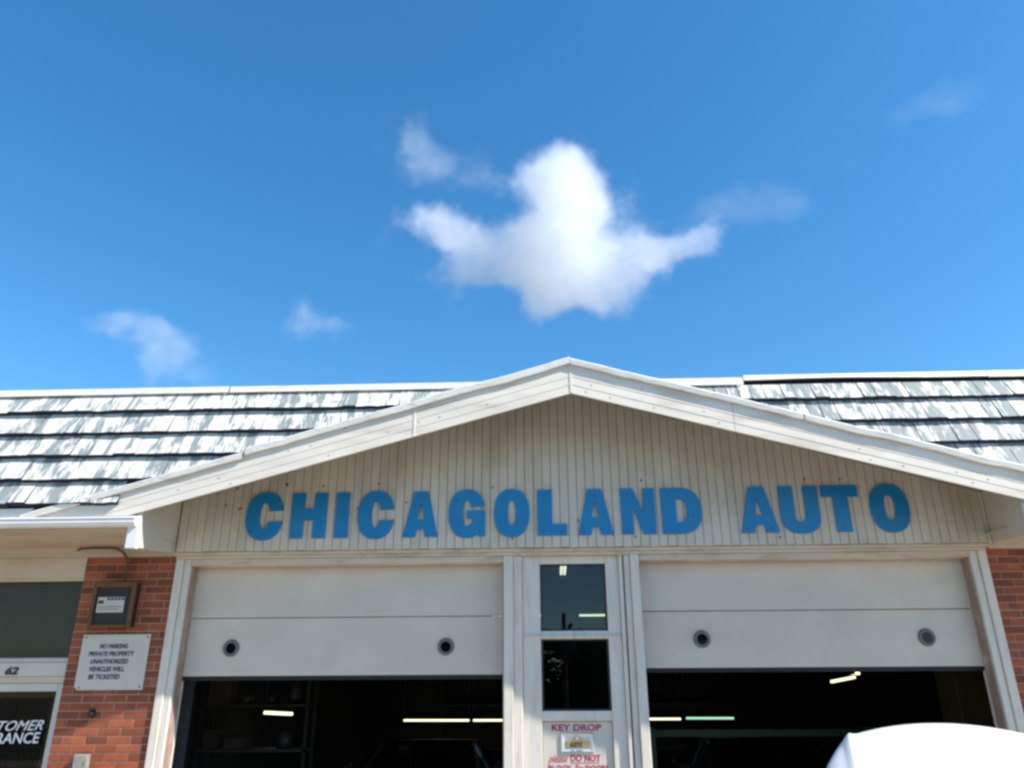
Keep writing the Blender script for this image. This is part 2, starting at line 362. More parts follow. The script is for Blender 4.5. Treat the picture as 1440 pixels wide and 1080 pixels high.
# ---- brick piers
brick_cache = {}
def brick_mesh(l):
    k = round(l, 3)
    if k not in brick_cache:
        b = MB(); b.cbox(0, k, 0, .05, 0, .058, .0035); brick_cache[k] = b.mesh('brick', M['brick'])
    return brick_cache[k]
def pier(x0, x1, ztop, zind, depth=.22, xind=None):
    back = MB(); back.box(x0 + .004, x1 - .004, .006, depth, 0, ztop - .001)
    p = back.build('brick_pier', M['mortar'], BLD)
    low = MB(); nb = 0; z = ztop - .0677; row = 0
    xind = xind or x1
    while z > .01:
        x = x0 - (.1015 if row % 2 else .03 * 0)
        while x < x1 - .02:
            a, c = max(x, x0), min(x + .194, x1)
            if c - a > .03:
                dy = random.uniform(-.0015, .0015)
                if z > zind and a < xind:
                    o = link('brick', brick_mesh(c - a), p, (a, dy, z)); nb += 1
                else: low.cbox(a, c, dy, .05, z, z + .058, .0035)
            x += .2035
        z -= .0677; row += 1
    if low.v: tag(low.build('brickwork', M['brick'], p), kind='stuff')
    return nb
n1 = pier(-4.35, -3.475, 2.99, 1.0)
n2 = pier(4.065, 5.6, 2.975, 1.0, xind=4.85)

# ---- plain walls behind and beside
b = MB()
b.box(5.6, WR, 0, .2, 0, 3.05); b.box(WL, -6.6, 0, .2, 0, 3.05)
b.box(WL, WL + .2, .2, 14.2, 0, 4.2); b.box(WR - .2, WR, .2, 14.2, 0, 4.2); b.box(WL + .2, WR - .2, 14, 14.2, 0, 4.2)
b.box(-4.5, -3.475, .24, .4, 0, 3.05)
b.build('wall', M['brick'], BLD)
# workshop inside
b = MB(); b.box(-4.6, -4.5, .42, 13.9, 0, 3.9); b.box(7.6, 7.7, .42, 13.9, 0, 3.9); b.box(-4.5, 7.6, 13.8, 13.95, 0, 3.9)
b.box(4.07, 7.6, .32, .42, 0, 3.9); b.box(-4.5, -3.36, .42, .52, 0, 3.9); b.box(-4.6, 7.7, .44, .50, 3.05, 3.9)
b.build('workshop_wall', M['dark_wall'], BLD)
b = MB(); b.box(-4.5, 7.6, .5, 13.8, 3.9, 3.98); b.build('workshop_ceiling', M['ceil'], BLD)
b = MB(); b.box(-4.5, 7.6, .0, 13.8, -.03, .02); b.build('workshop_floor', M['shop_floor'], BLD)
for i in range(7):
    b = MB(); b.box(-4.5, 7.6, 1.6 + i * 1.8, 1.72 + i * 1.8, 3.68, 3.898); b.build('roof_joist', M['ceil'], BLD)
# flat roof
b = MB(); b.box(WL, WR, .12, 14.2, 4.2, 4.44); b.build('flat_roof', M['roofing'], BLD)

# ---- gable: backing, boards
def ztop(x): return 4.578 - .285 * abs(x - AX)
def zbot(x): return 4.256 - .274 * abs(x - AX)
g = MB(); zt = lambda x: ztop(x) + .01
g.slab([(GL, 3.03), (GR + .03, 3.03), (GR + .03, zt(GR)), (AX, zt(AX)), (GL, zt(GL))], SB + .018, .06, 0)
gable = g.build('gable_siding', M['backing'], BLD)
x = GL; bw = .0829
while x < GR + .03:
    x1 = min(x + bw, GR + .055)
    a, c = x + .002, x1 - .002
    top = lambda q: zt(q) - .004
    poly = [(a, 3.022 + random.uniform(-.003, .002)), (c, 3.022 + random.uniform(-.003, .002))]
    if a < AX < c: poly += [(c, top(c)), (AX, top(AX)), (a, top(a))]
    else: poly += [(c, top(c)), (a, top(a))]
    b = MB(); b.slab(poly, SB + random.uniform(-.0015, .0015), SB + .02, .004); b.build('siding_board', M['siding'], gable)
    x += bw
b = MB()
for i in range(26):
    hx = random.uniform(GL + .3, GR - .3); hz = random.choice([3.12, 3.26, 3.45, 3.62, 3.66]) + random.uniform(-.04, .04)
    b.lathe([(.0001, -.003), (.010, -.003), (.011, .002)], (hx, SB, hz), 'Y', 8)
tag(b.build('old_screw_hole', M['bolt'], gable), kind='stuff')

# ---- fascia boards, split at a joint on the left
rake = MB(); 
rake.slab([(-4.48, 3.205), (AX, zbot(AX) + .02), (5.06, 3.205), (5.06, ztop(5.06) - .02), (AX, ztop(AX) - .02), (-4.48, ztop(-4.48) - .02)][:0] or
          [(-3.4, zbot(-3.4) + .01), (AX, zbot(AX) + .01), (AX, ztop(AX) - .02), (-4.4, ztop(-4.4) - .02)], OV + .02, OV + .05, 0)
rake.slab([(AX, zbot(AX) + .01), (3.98, zbot(3.98) + .01), (4.98, ztop(4.98) - .02), (AX, ztop(AX) - .02)], OV + .02, OV + .05, 0)
fas = rake.build('rake_fascia', M['backing'], BLD)
def line(f, x): return zbot(x) + (ztop(x) - zbot(x)) * f
def strip(f0, f1, xa, xb):
    """fascia board between fractions f0..f1 from xa to xb (xa nearer the low end or apex either way)"""
    ZC = 3.2; xa, xb = min(xa, xb), max(xa, xb)
    lo = lambda q: line(f0, q) + .0008; hi = lambda q: line(f1, q) - .0005
    poly = [(xa, lo(xa)), (xb, lo(xb)), (xb, hi(xb)), (xa, hi(xa))]
    out = []
    for i in range(4):                                   # clip to z >= ZC
        p, q = poly[i], poly[(i + 1) % 4]
        if p[1] >= ZC: out.append(p)
        if (p[1] - ZC) * (q[1] - ZC) < 0:
            t = (ZC - p[1]) / (q[1] - p[1]); out.append((p[0] + t * (q[0] - p[0]), ZC))
    if len(out) < 3: return
    # lap board: the lower edge stands proud, the upper edge is tucked in
    n = len(out); vs = []
    for px, pz in out:
        f = (pz - line(0, px)) / (ztop(px) - zbot(px)); k = min(max((f - f0) / (f1 - f0), 0), 1)
        vs.append((px, OV - .005 + .0025 * k, pz))
    vs += [(px, OV + .019, pz) for px, pz in out]
    b = MB(); b.add(vs, [tuple(range(n)), tuple(range(2 * n - 1, n - 1, -1))] + [(i, (i + 1) % n, n + (i + 1) % n, n + i) for i in range(n)])
    b.build('fascia_board', M['fascia'], fas)
NB = 4
for k in range(NB):
    f0, f1 = k / NB, (k + 1) / NB
    strip(f0, f1, -4.46, -1.118); strip(f0, f1, -1.112, AX - .002)
    strip(f0, f1, AX + .002, 1.702); strip(f0, f1, 1.706, 5.04)
# corner cap at the ridge and joint straps
b = MB(); b.box(AX - .012, AX + .012, OV - .0085, OV - .002, zbot(AX) + .003, ztop(AX)); b.build('ridge_joint', M['fascia'], fas)
b = MB(); b.slab([(-1.125, zbot(-1.125)), (-1.105, zbot(-1.105)), (-1.105, ztop(-1.1)), (-1.125, ztop(-1.12))], OV - .0075, OV - .001, .002); b.build('joint_strap', M['fascia'], fas)

b = MB()
for i in range(34):
    hx = random.uniform(-3.2, 4.3); q_ = random.choice([.13, .38, .63, .88]) + random.uniform(-.03, .03); hz = line(q_, hx)
    b.lathe([(.0001, -.003), (.005, -.002), (.0065, .002)], (hx, OV - .005, hz), 'Y', 6)
tag(b.build('nail_head', M['bolt'], fas), kind='stuff')

# ---- drip edge along the rakes: bent sheet metal with dents
def drip(xa, xb, dz, wob, seed, hgt=.055):
    rnd = random.Random(seed); n = 26; b = MB(); prev = 0; vs = []
    for i in range(n + 1):
        x = xa + (xb - xa) * i / n; prev = prev * .6 + rnd.uniform(-wob, wob)
        zt_ = ztop(x) + .012 + dz + prev * .6; zl = zt_ - hgt - abs(prev) * .5
        vs += [(x, OV + .10, zt_ + .008), (x, OV - .030, zt_), (x, OV - .040, zt_ - .012), (x, OV - .034, zl), (x, OV - .018, zl - .004), (x, OV - .012, zl + .02)]
    fs = [(i * 6 + k, (i + 1) * 6 + k, (i + 1) * 6 + k + 1, i * 6 + k + 1) for i in range(n) for k in range(5)]
    b.add(vs, fs); b.build('drip_edge', M['flash'], BLD)
drip(-4.50, -2.62, -.012, .004, 1); drip(-2.60, AX - .001, .012, .009, 2, .06); drip(AX + .001, 2.3, .0, .006, 3); drip(2.31, 5.08, .004, .008, 4)

# ---- gable roof running back over the flat roof, and wing returns under the rake ends
b = MB()
for sgn, xe in ((-1, -4.46), (1, 5.04)):
    x0, x1 = AX, xe
    vs = [(x0, OV + .02, ztop(x0) + .004), (x1, OV + .02, ztop(x1) + .004), (x1, -.1, ztop(x1) + .06), (x0, 3.6, ztop(x0) + .06),
          (x0, OV + .02, ztop(x0) - .01), (x1, OV + .02, ztop(x1) - .01), (x1, -.1, ztop(x1) + .02), (x0, 3.6, ztop(x0) + .02)]
    b.add(vs, [(0, 1, 2, 3), (7, 6, 5, 4), (0, 4, 5, 1), (1, 5, 6, 2), (2, 6, 7, 3)])
b.build('gable_roof', M['roofing'], BLD)
for xa, xb, nm in ((-3.455, GL - .01, 'L'), (4.00, GR + .06, 'R')):
    # side panel from the siding out to the rake, its front edge cased in bright metal
    t_ = .045 if nm == 'R' else -.045
    zf, zb = (2.93, 3.012) if nm == 'L' else (2.955, 3.012)
    tf = zbot(xa) - .004
    b = MB(); b.add([(xa, OV + .03, zf), (xa, OV + .03, tf + .14), (xb, SB + .02, tf + .40), (xb, SB + .02, zb), (xa + t_, OV + .03, zf), (xa + t_, OV + .03, tf + .14), (xb + t_, SB + .02, tf + .40), (xb + t_, SB + .02, zb)],
                    [(0, 1, 2, 3), (7, 6, 5, 4), (0, 3, 7, 4), (3, 2, 6, 7), (1, 5, 6, 2), (0, 4, 5, 1)])
    b.build('wing_panel', M['siding'], BLD)
    b = MB(); b.cbox(min(xa, xa + 2.0 * t_) - .003, max(xa, xa + 2.0 * t_) + .003, OV - .003, OV + .04, zf - .012, 3.198, .006)
    b.build('wing_end_cap', M['gutter'], BLD)

# ---- eaves either side: sloping mansard, gutter, soffit
SL = .33
def my(z): return -.83 + SL * (z - 3.292)
ZR = [3.292, 3.526, 3.772, 4.011, 4.254, 4.457]
def mansard(xa, xb, wear, side):
    b = MB(); z0, z1 = 3.26, 4.532
    dx = lambda z: (4.59 - z) / .285 - .06                 # where the gable roof crosses height z
    outer = xb if side else xa; sg = 1 if side else -1
    poly = [(outer, z0), (AX + sg * (dx(z0 + .09)), z0), (AX + sg * dx(z1), z1), (outer, z1)]
    vs = [(x, my(z) + .03, z) for x, z in poly] + [(x, .1 if z > 4 else my(z) + .06, z) for x, z in poly]
    b.add(vs, [(0, 1, 2, 3), (7, 6, 5, 4), (0, 4, 5, 1), (1, 5, 6, 2), (2, 6, 7, 3), (3, 7, 4, 0)])
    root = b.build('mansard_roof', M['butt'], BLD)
    rnd = random.Random(11 + side); nm = 0
    far = MB()
    for r in range(5):
        za, zb = ZR[r] - .004, ZR[r + 1] + .05 if r < 4 else ZR[r + 1] + (.0 if side else .02)
        x = xa + rnd.uniform(0, .1)
        while x < xb - .05:
            w_ = rnd.choice([.11, .14, .17, .17, .2, .125]) if side else rnd.choice([.16, .24, .2, .13, .28])
            x1 = min(x + w_, xb); a, c = x + (.004 if side else .0012), x1 - (.003 if side else .0008)
            hid = za < max(ztop(a), ztop(c)) - .23
            if not hid:
                th = .074 + rnd.uniform(-.008, .010); dz = rnd.uniform(-.006, .004); nn = 4
                nrm = Vector((0, -1, SL)).normalized()
                def P(xx, zz, off): return (xx, my(zz) + nrm.y * off, zz + nrm.z * off)
                vs = []; bot = []
                for i in range(nn + 1):
                    xx = a + (c - a) * i / nn; bz = za + dz + rnd.uniform(-.004, .003); bot.append(bz)
                    vs += [P(xx, bz, th), P(xx, zb, .010), P(xx, bz - .002, .0)]
                fs = []; ms = []
                for i in range(nn):
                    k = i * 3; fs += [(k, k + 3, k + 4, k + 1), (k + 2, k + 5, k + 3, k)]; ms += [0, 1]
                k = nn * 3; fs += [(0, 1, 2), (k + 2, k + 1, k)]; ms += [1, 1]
                tgt = far if (a < -6.2 or a > 6.3) else MB()
                tgt.add(vs, fs, ms)
                if tgt is not far:
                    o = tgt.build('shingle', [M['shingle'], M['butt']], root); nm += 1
                    wv = wear + rnd.uniform(-.04, .04) * (1 if side else .5) - (.03 if r == 0 and not side else 0)
                    if rnd.random() < (.25 if side else .05): wv -= .045 if side else .04
                    o.color = (wv, 0, 0, 1)
            x = x1
    if far.v:
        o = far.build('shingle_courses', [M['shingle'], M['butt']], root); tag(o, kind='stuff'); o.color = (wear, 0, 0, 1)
    # metal strip under the shingles, soffit, gutter
    return nm
s1 = mansard(WL - .3, .1, .446, 0); s2 = mansard(.5, WR + .3, .405, 1)
print('bricks', n1, n2, 'shingles', s1, s2)
for xa, xb, side in ((WL - .3, -3.47, 0), (4.06, WR + .3, 1)):
    b = MB(); b.cbox(xa, xb - (.95 if not side else 0) if not side else xb, OV + .0, OV + .05, 3.195, 3.275, .004)
    b.build('eave_flashing', M['flash'], BLD)
    # K-style gutter profile swept along x
    prof = [(-.83, 3.178), (-.905, 3.182), (-.912, 3.17), (-.900, 3.158), (-.905, 3.135), (-.885, 3.105), (-.835, 3.10), (-.83, 3.178)]
    b = MB(); vs = [(xx, y_, z_) for xx in (xa, xb) for y_, z_ in prof[:-1]]; n = 7
    b.add(vs, [(i, (i + 1) % n, n + (i + 1) % n, n + i) for i in range(n)] + [tuple(range(n)), tuple(range(2 * n - 1, n - 1, -1))])
    b.build('gutter', M['gutter'], BLD)
    for j in range(6):
        y0 = -.83 + j * .139; b = MB(); b.box(xa, xb, y0 + .002, y0 + .137, 3.083 + random.uniform(0, .002), 3.10); b.build('soffit_board', M['soffit'], BLD)
# cap flashing on top of the mansard, several lifted pieces
def cap(xa, xb, z0, z1, wave, seed):
    rnd = random.Random(seed); n = 40; vs = []; ph = rnd.uniform(0, 6)
    for i in range(n + 1):
        x = xa + (xb - xa) * i / n; d = wave * (math.sin(x * 1.5 + ph) * .6 + math.sin(x * 3.7 + ph) * .25 + .4)
        y = my(z0) - .045
        vs += [(x, y + .02, z0 + d - .001), (x, y, z0 + d), (x, y + .012, z1), (x, y + .3, z1 + .012)]
    b = MB(); b.add(vs, [(i * 4 + k, (i + 1) * 4 + k, (i + 1) * 4 + k + 1, i * 4 + k + 1) for i in range(n) for k in range(3)])
    b.build('cap_flashing', M['flash'], BLD)
cap(WL - .3, -3.0, 4.472, 4.541, .002, 1); cap(-2.99, -.4, 4.470, 4.537, .003, 2); cap(.9, 1.93, 4.452, 4.530, .004, 3); cap(1.94, 4.2, 4.496, 4.556, .014, 5); cap(4.205, WR + .3, 4.490, 4.556, .012, 6)

# ---- header trim over the doors
b = MB(); b.cbox(-3.49, 4.10, -.062, .1, 2.988, 3.019, .006); b.build('header_moulding', M['trim'], BLD)
b = MB(); b.cbox(-3.472, 4.062, -.040, .1, 2.958, 2.987, .004); b.build('header_moulding', M['trim'], BLD)
b = MB(); b.cbox(-3.33, -.362, -.018, .12, 2.90, 2.957, .005); b.build('header_board', M['trim'], BLD)
b = MB(); b.cbox(.896, 3.918, -.018, .12, 2.905, 2.957, .005); b.build('header_board', M['trim'], BLD)
b = MB(); b.box(WL, 4.1, .0, .3, 3.02, 3.083); b.box(WL, -4.4, -.003, .1, 2.992, 3.02); b.box(-4.4, -3.49, -.004, .1, 2.992, 3.02); b.build('frieze', M['cream'], BLD)
# right frieze over the brick pier
b = MB(); b.cbox(4.10, WR, -.012, .1, 2.978, 3.083, .004); b.build('frieze', M['trim'], BLD)

# ---- door posts
def post(x0, x1, y0, y1, z0, z1, m='post', name='door_post'):
    b = MB(); b.cbox(x0, x1, y0, y1, z0, z1, .006); return b.build(name, M[m], BLD)
post(-3.472, -3.395, -.030, .2, 0, 2.957); post(-3.394, -3.332, -.012, .2, 0, 2.957)
post(-.361, -.272, -.034, .3, 0, 2.957); post(-.271, -.192, -.010, .3, 0, 2.957)
post(.708, .742, -.004, .3, 0, 2.957); post(.743, .756, .012, .3, 0, 2.957, 'rustline', 'jamb_strip'); post(.757, .812, -.008, .3, 0, 2.957); post(.813, .895, -.036, .3, 0, 2.957)
post(3.919, 3.985, -.012, .2, 0, 2.957); post(3.986, 4.062, -.030, .2, 0, 2.957)
for xx in (-.367, -3.327, .9, 3.914):
    post(xx - .004, xx + .004, .02, .14, 0, 2.9, 'rustline', 'weather_strip')

# ---- centre infill: rails, stiles, two windows
b = MB()
for x0, x1 in ((-.19, -.025), (.586, .706)): b.cbox(x0, x1, .03, .14, 0, 2.957, .004)
b.cbox(-.024, .585, .032, .14, 2.885, 2.957, .003); b.cbox(-.024, .585, .032, .14, 2.215, 2.285, .003); b.cbox(-.024, .585, .032, .14, 1.535, 1.615, .003)
b.box(-.024, .585, .075, .14, 0, 1.534)
b.build('infill_panel', M['post'], BLD)
b = MB(); b.cbox(-.175, .70, .012, .035, 2.226, 2.243, .004); b.build('window_ledge', M['post'], BLD)
for z0, z1 in ((2.287, 2.883), (1.618, 2.212)):
    b = MB(); X0, X1 = -.022, .583
    b.box(X0, X0 + .016, .05, .075, z0, z1); b.box(X1 - .016, X1, .05, .075, z0, z1); b.box(X0 + .016, X1 - .016, .05, .075, z0, z0 + .014); b.box(X0 + .016, X1 - .016, .05, .075, z1 - .012, z1)
    wnd = b.build('window', M['darksteel'], BLD)
    b = MB(); b.box(X0 + .014, X1 - .014, .060, .066, z0 + .012, z1 - .010); b.build('pane', M['pane'], wnd)

# ---- garage doors, half raised
def garage_door(x0, x1, zb, seams, holes, hz):
    root = empty('garage_door'); root.parent = BLD
    zs = [zb] + seams + [2.99]
    for i in range(len(zs) - 1):
        b = MB(); b.cbox(x0, x1, .15, .20, zs[i] + .003, zs[i + 1] - .003, .005)
        b.build('door_panel', M['door'], root)
    b = MB(); b.box(x0, x1, .16, .195, zb - .035, zb + .002); b.build('bottom_seal', M['seal'], root)
    for i in range(3):
        b = MB(); b.box(x0, x1, .5 + i * .55, 1.04 + i * .55, 3.1, 3.15); b.build('door_panel', M['door'], root)
    for xx in (x0 - .03, x1 + .03):
        b = MB(); b.box(xx - .02, xx + .02, .22, .27, 0, 3.0); b.box(xx - .02, xx + .02, .27, 2.4, 3.04, 3.08); b.build('door_track', M['silver'], root)
    for hx in holes:
        b = MB(); b.lathe([(.046, -.004), (.050, -.018), (.058, -.024), (.070, -.020), (.077, -.004), (.077, .002)], (hx, .148, hz), 'Y', 32); h = b.build('porthole', M['grey_ring'], root, True)
        b = MB(); b.lathe([(.0001, .0), (.049, .0)], (hx, .142, hz), 'Y', 28); b.lathe([(.0001, .012), (.049, .012)], (hx, .1475 - .012, hz), 'Y', 28, 1)
        b.build('lens', [M['lens'], M['black']], root)
    return root
garage_door(-3.395, -.372, 1.918, [2.432], (-2.907, -.902), 2.163)
garage_door(.905, 3.982, 1.964, [2.46], (1.444, 3.459), 2.212)

# ---- storefront on the left: transom window, entrance door
b = MB(); b.cbox(-6.6, -4.352, -.006, .14, 2.80, 2.99, .004); b.cbox(-6.6, -4.352, .012, .14, 2.775, 2.80, .004); b.build('transom_head', M['cream'], BLD)
tr = MB(); tr.cbox(-6.6, -4.352, .03, .12, 2.045, 2.085, .004); tr.cbox(-6.6, -4.352, .022, .12, 2.062, 2.075, .002)
tr.box(-4.366, -4.352, .03, .12, 2.085, 2.775); tr.box(-5.44, -5.38, .03, .12, 2.085, 2.775)
tw = tr.build('transom_window', M['alum'], BLD)
b = MB(); b.box(-6.6, -4.367, .068, .074, 2.086, 2.774); b.build('pane', M['shopdoor_glass'], tw)
b = MB()
n = 60; vs = []
for i in range(n + 1):
    xx = -6.6 + i * 2.23 / n; vs += [(xx, .16 + .008 * math.sin(xx * 9), 2.07), (xx, .16 + .008 * math.sin(xx * 9 + 1.2), 2.78)]
b.add(vs, [(2 * i, 2 * i + 2, 2 * i + 3, 2 * i + 1) for i in range(n)]); b.build('window_shade', M['shade'], tw)
b = MB(); b.cbox(-6.6, -4.352, .020, .12, 1.925, 2.044, .004); hd = b.build('door_header', M['board'], BLD)
put_text('house_number', '62', -4.925, -4.80, 1.938, 2.010, .019, M['black'], hd, .05, .22)
b = MB(); b.cbox(-6.6, -4.352, .034, .12, 1.868, 1.923, .003); b.build('door_head_trim', M['cream'], BLD)
ed = MB(); ed.cbox(-4.424, -4.356, .045, .09, .02, 1.865, .004); ed.cbox(-5.30, -5.232, .045, .09, .02, 1.865, .004)
ed.cbox(-5.230, -4.426, .046, .09, 1.798, 1.865, .003); ed.cbox(-5.230, -4.426, .046, .09, .02, .30, .003)
ed = ed.build('entrance_door', M['alum'], BLD)
b = MB(); b.box(-5.231, -4.425, .062, .068, .30, 1.80); b.build('pane', M['shopdoor_glass'], ed)
b = MB(); b.tube([(-4.47, .045, .78), (-4.47, -.01, .78), (-4.47, -.01, 1.08), (-4.47, .045, 1.08)], .011); b.build('handle', M['silver'], ed, True)
put_text('lettering', 'CUSTOMER', -5.16, -4.487, 1.462, 1.545, .060, M['whitetext'], ed, .008, .35, .015)
put_text('lettering', 'ENTRANCE', -5.13, -4.500, 1.362, 1.452, .060, M['whitetext'], ed, .014, .10, .008)
# post beyond the entrance and display window beside it
b = MB(); b.cbox(-5.40, -5.305, .03, .14, 0, 1.868, .004); b.build('door_post', M['post'], BLD)
b = MB(); b.cbox(-6.6, -5.405, .03, .14, 0, .5, .004); b.cbox(-6.6, -6.54, .032, .14, .5, 1.868, .004); dw = b.build('display_window', M['post'], BLD)
b = MB(); b.box(-6.54, -5.405, .07, .076, .5, 1.868); b.build('pane', M['shopdoor_glass'], dw)
# office behind it
b = MB(); b.box(WL + .2, -4.61, 4.0, 4.1, 0, 3.05); b.box(-4.68, -4.61, .42, 4.0, 0, 3.05); b.box(WL + .2, -4.6, .2, 4.1, 3.05, 3.1); b.build('office_wall', M['room'], BLD)
b = MB(); b.box(WL + .2, -4.61, .1, 4.0, -.03, .02); b.build('office_floor', M['shop_floor'], BLD)
# diamond grille behind the entrance glass
b = MB()
for i in range(-14, 26):
    for s in (-1, 1):
        xa = -5.23 + i * .055; pts = []
        for zz in (.32, 1.79):
            pts.append((xa + s * (zz - .32) * .55 + (0 if s > 0 else .8), .13, zz))
        # clip to opening
        (x0_, _, z0_), (x1_, _, z1_) = pts
        def cut(xl):
            return z0_ + (xl - x0_) / (x1_ - x0_) * (z1_ - z0_)
        A, B = list(pts[0]), list(pts[1])
        for P_ in (A, B):
            if P_[0] < -5.23: P_[2] = cut(-5.23); P_[0] = -5.23
            if P_[0] > -4.43: P_[2] = cut(-4.43); P_[0] = -4.43
        if abs(A[2] - B[2]) > .05 and .3 < A[2] < 1.8 and .3 < B[2] < 1.8: b.tube([A, B], .002, 4, 0, False)
tag(b.build('security_mesh', M['rust'], ed), kind='stuff')

# ------------------------------------------------------------------ the big lettering
SG = empty('shop_sign', (0, 0, 0)); tag(SG, 'large blue capital letters spelling CHICAGOLAND AUTO mounted on the white gable boards', 'sign')
for ch, a, c in (('C', -2.827, -2.468), ('H', -2.392, -2.048), ('I', -1.962, -1.834), ('C', -1.748, -1.4), ('A', -1.311, -.979), ('G', -.877, -.532), ('O', -.445, -.112),
                 ('L', -.035, .24), ('A', .344, .673), ('N', .753, 1.072), ('D', 1.131, 1.502), ('A', 1.857, 2.204), ('U', 2.237, 2.596), ('T', 2.635, 2.967), ('O', 3.064, 3.42)):
    letter(ch, a, c, 3.130, 3.562, SG)
b = MB()
for xx, zz in ((-2.76, 3.2), (-2.52, 3.5), (-2.36, 3.17), (-2.09, 3.52), (-1.9, 3.34), (-1.68, 3.22), (-1.28, 3.16), (-1.01, 3.16), (-1.14, 3.49), (-.78, 3.23), (-.8, 3.47), (-.58, 3.18), (-.39, 3.25), (-.37, 3.45), (-.17, 3.25),
               (.02, 3.5), (.02, 3.17), (.19, 3.16), (.4, 3.16), (.62, 3.16), (.51, 3.5), (.81, 3.5), (.81, 3.17), (1.02, 3.17), (1.2, 3.5), (1.2, 3.18), (1.42, 3.3), (1.91, 3.17), (2.14, 3.17), (2.3, 3.5), (2.52, 3.5), (2.72, 3.51), (2.8, 3.18), (3.13, 3.25), (3.35, 3.42)):
    b.lathe([(.0001, -.004), (.007, -.003), (.009, .0)], (xx, -.101, zz), 'Y', 8)
tag(b.build('screw_head', M['bolt'], SG), kind='stuff')

# ------------------------------------------------------------------ signs and boxes on the wall
NP = empty('parking_sign', (0, 0, 0)); tag(NP, 'white no parking notice with five lines of dark text screwed to the left brick pier', 'sign')
b = MB(); b.slab([(-4.205, 1.806), (-3.607, 1.806), (-3.607, 2.282), (-4.236, 2.282), (-4.236, 1.838)], -.016, -.004, .002); b.build('board', M['board'], NP)
for i, (tx, a, c) in enumerate((('NO PARKING', -4.065, -3.80), ('PRIVATE PROPERTY', -4.155, -3.73), ('UNAUTHORIZED', -4.125, -3.775), ('VEHICLES WILL', -4.125, -3.80), ('BE TICKETED', -4.12, -3.83))):
    z = 2.158 - i * .0655; put_text('lettering', tx, a, c, z, z + .042, -.017, M['navy'], NP, .03, .12)
for xx, zz in ((-4.205, 2.256), (-3.632, 2.258), (-3.634, 1.832), (-4.19, 1.826)):
    b = MB(); b.lathe([(.0001, -.004), (.007, -.003), (.009, .001)], (xx, -.017, zz), 'Y', 10); b.build('screw', M['bolt'], NP)

EB = empty('electrical_box', (-3.97, 0, 2.53)); tag(EB, 'rusty square wall box with a pale label plate and bent conduit above the parking notice', 'wall box')
def local(mb, name, m, smooth=False):
    mb.v = [(x + 3.97, y, z - 2.53) for x, y, z in mb.v]; return mb.build(name, m, EB, smooth)
b = MB(); b.box(-4.155, -3.785, -.10, -.002, 2.345, 2.735); local(b, 'housing', M['darksteel'])
for nm_, (x0, x1, z0, z1) in {'a': (-4.17, -3.77, 2.695, 2.74), 'b': (-4.17, -4.135, 2.34, 2.694), 'c': (-3.805, -3.77, 2.34, 2.694), 'd': (-4.134, -3.806, 2.338, 2.362)}.items():
    b = MB(); b.cbox(x0, x1, -.125, -.095, z0, z1, .006); local(b, 'rim', M['rust'])
b = MB(); b.cbox(-4.11, -3.86, -.118, -.1, 2.468, 2.605, .003); pl = local(b, 'label_plate', M['board'])
b = MB()
for q in range(5): b.box(-4.02 + q * .034, -3.995 + q * .034, -.1195, -.1183, 2.575, 2.597)
b.box(-4.1, -4.05, -.1195, -.1183, 2.545, 2.575); b.box(-4.09, -3.87, -.1195, -.1183, 2.515, 2.520); b.box(-4.09, -3.90, -.1195, -.1183, 2.492, 2.497)
b.v = [(x + 3.97, y, z - 2.53) for x, y, z in b.v]; b.build('faded_print', M['navy'], pl)
b = MB(); pts = [(-4.43, -.06, 3.045), (-4.405, -.06, 3.062), (-4.30, -.06, 3.067), (-4.15, -.06, 3.067)]
for i in range(1, 9):
    a = R(90 - i * 10.5); pts.append((-4.13 + .17 * math.cos(a) * 1.1 + .02, -.06, 2.897 + .17 * math.sin(a)))
pts += [(-3.925, -.06, 2.86), (-3.915, -.06, 2.73)]
b.tube(pts, .0125, 10); local(b, 'conduit', M['rust'], True)

JB = MB(); JB.cbox(-.062, .062, -.055, -.002, -.075, .05, .008); JB = JB.build('outlet_box', M['greycan2'], None, loc=(-4.035, 0, 1.235)); tag(JB, 'small weathered grey outlet box on sunlit brick low on the left pier', 'outlet box')
b = MB(); b.lathe([(.0001, -.045), (.022, -.040), (.030, -.015), (.036, -.003), (.036, 0)], (0, 0, 0), 'Y', 14); b.tube([(0, -.02, .01), (.004, -.022, .05)], .006, 6)
tag(b.build('wall_hook', M['darksteel'], None, True, (-4.03, 0, 1.61)), 'small dark iron hook fixed in the bricks under the parking notice', 'hook')

KD = empty('key_drop', (0, 0, 0)); tag(KD, 'white key drop panel with crimson writing and metal slot between the garage doors', 'sign')
b = MB(); b.cbox(-.020, .582, .058, .073, .90, 1.527, .003); b.build('board', M['board'], KD)
put_text('lettering', 'KEY DROP', .055, .487, 1.455, 1.508, .057, M['crimson'], KD, .03)
ks = MB(); X0, X1, Z0, Z1 = .127, .418, 1.283, 1.443
o4 = [(X0, Z0), (X1, Z0), (X1, Z1), (X0, Z1)]; m4 = [(X0 + .012, Z0 + .01), (X1 - .012, Z0 + .01), (X1 - .012, Z1 - .01), (X0 + .012, Z1 - .01)]; i4 = [(X0 + .042, Z0 + .034), (X1 - .036, Z0 + .034), (X1 - .036, Z1 - .040), (X0 + .042, Z1 - .040)]
ks.add([(x, .057, z) for x, z in o4] + [(x, .040, z) for x, z in m4] + [(x, .052, z) for x, z in i4], [(i, (i + 1) % 4, 4 + (i + 1) % 4, 4 + i) for i in range(4)] + [(4 + i, 4 + (i + 1) % 4, 8 + (i + 1) % 4, 8 + i) for i in range(4)] + [(8, 9, 10, 11)])
ks = ks.build('slot_frame', M['silver'], KD)
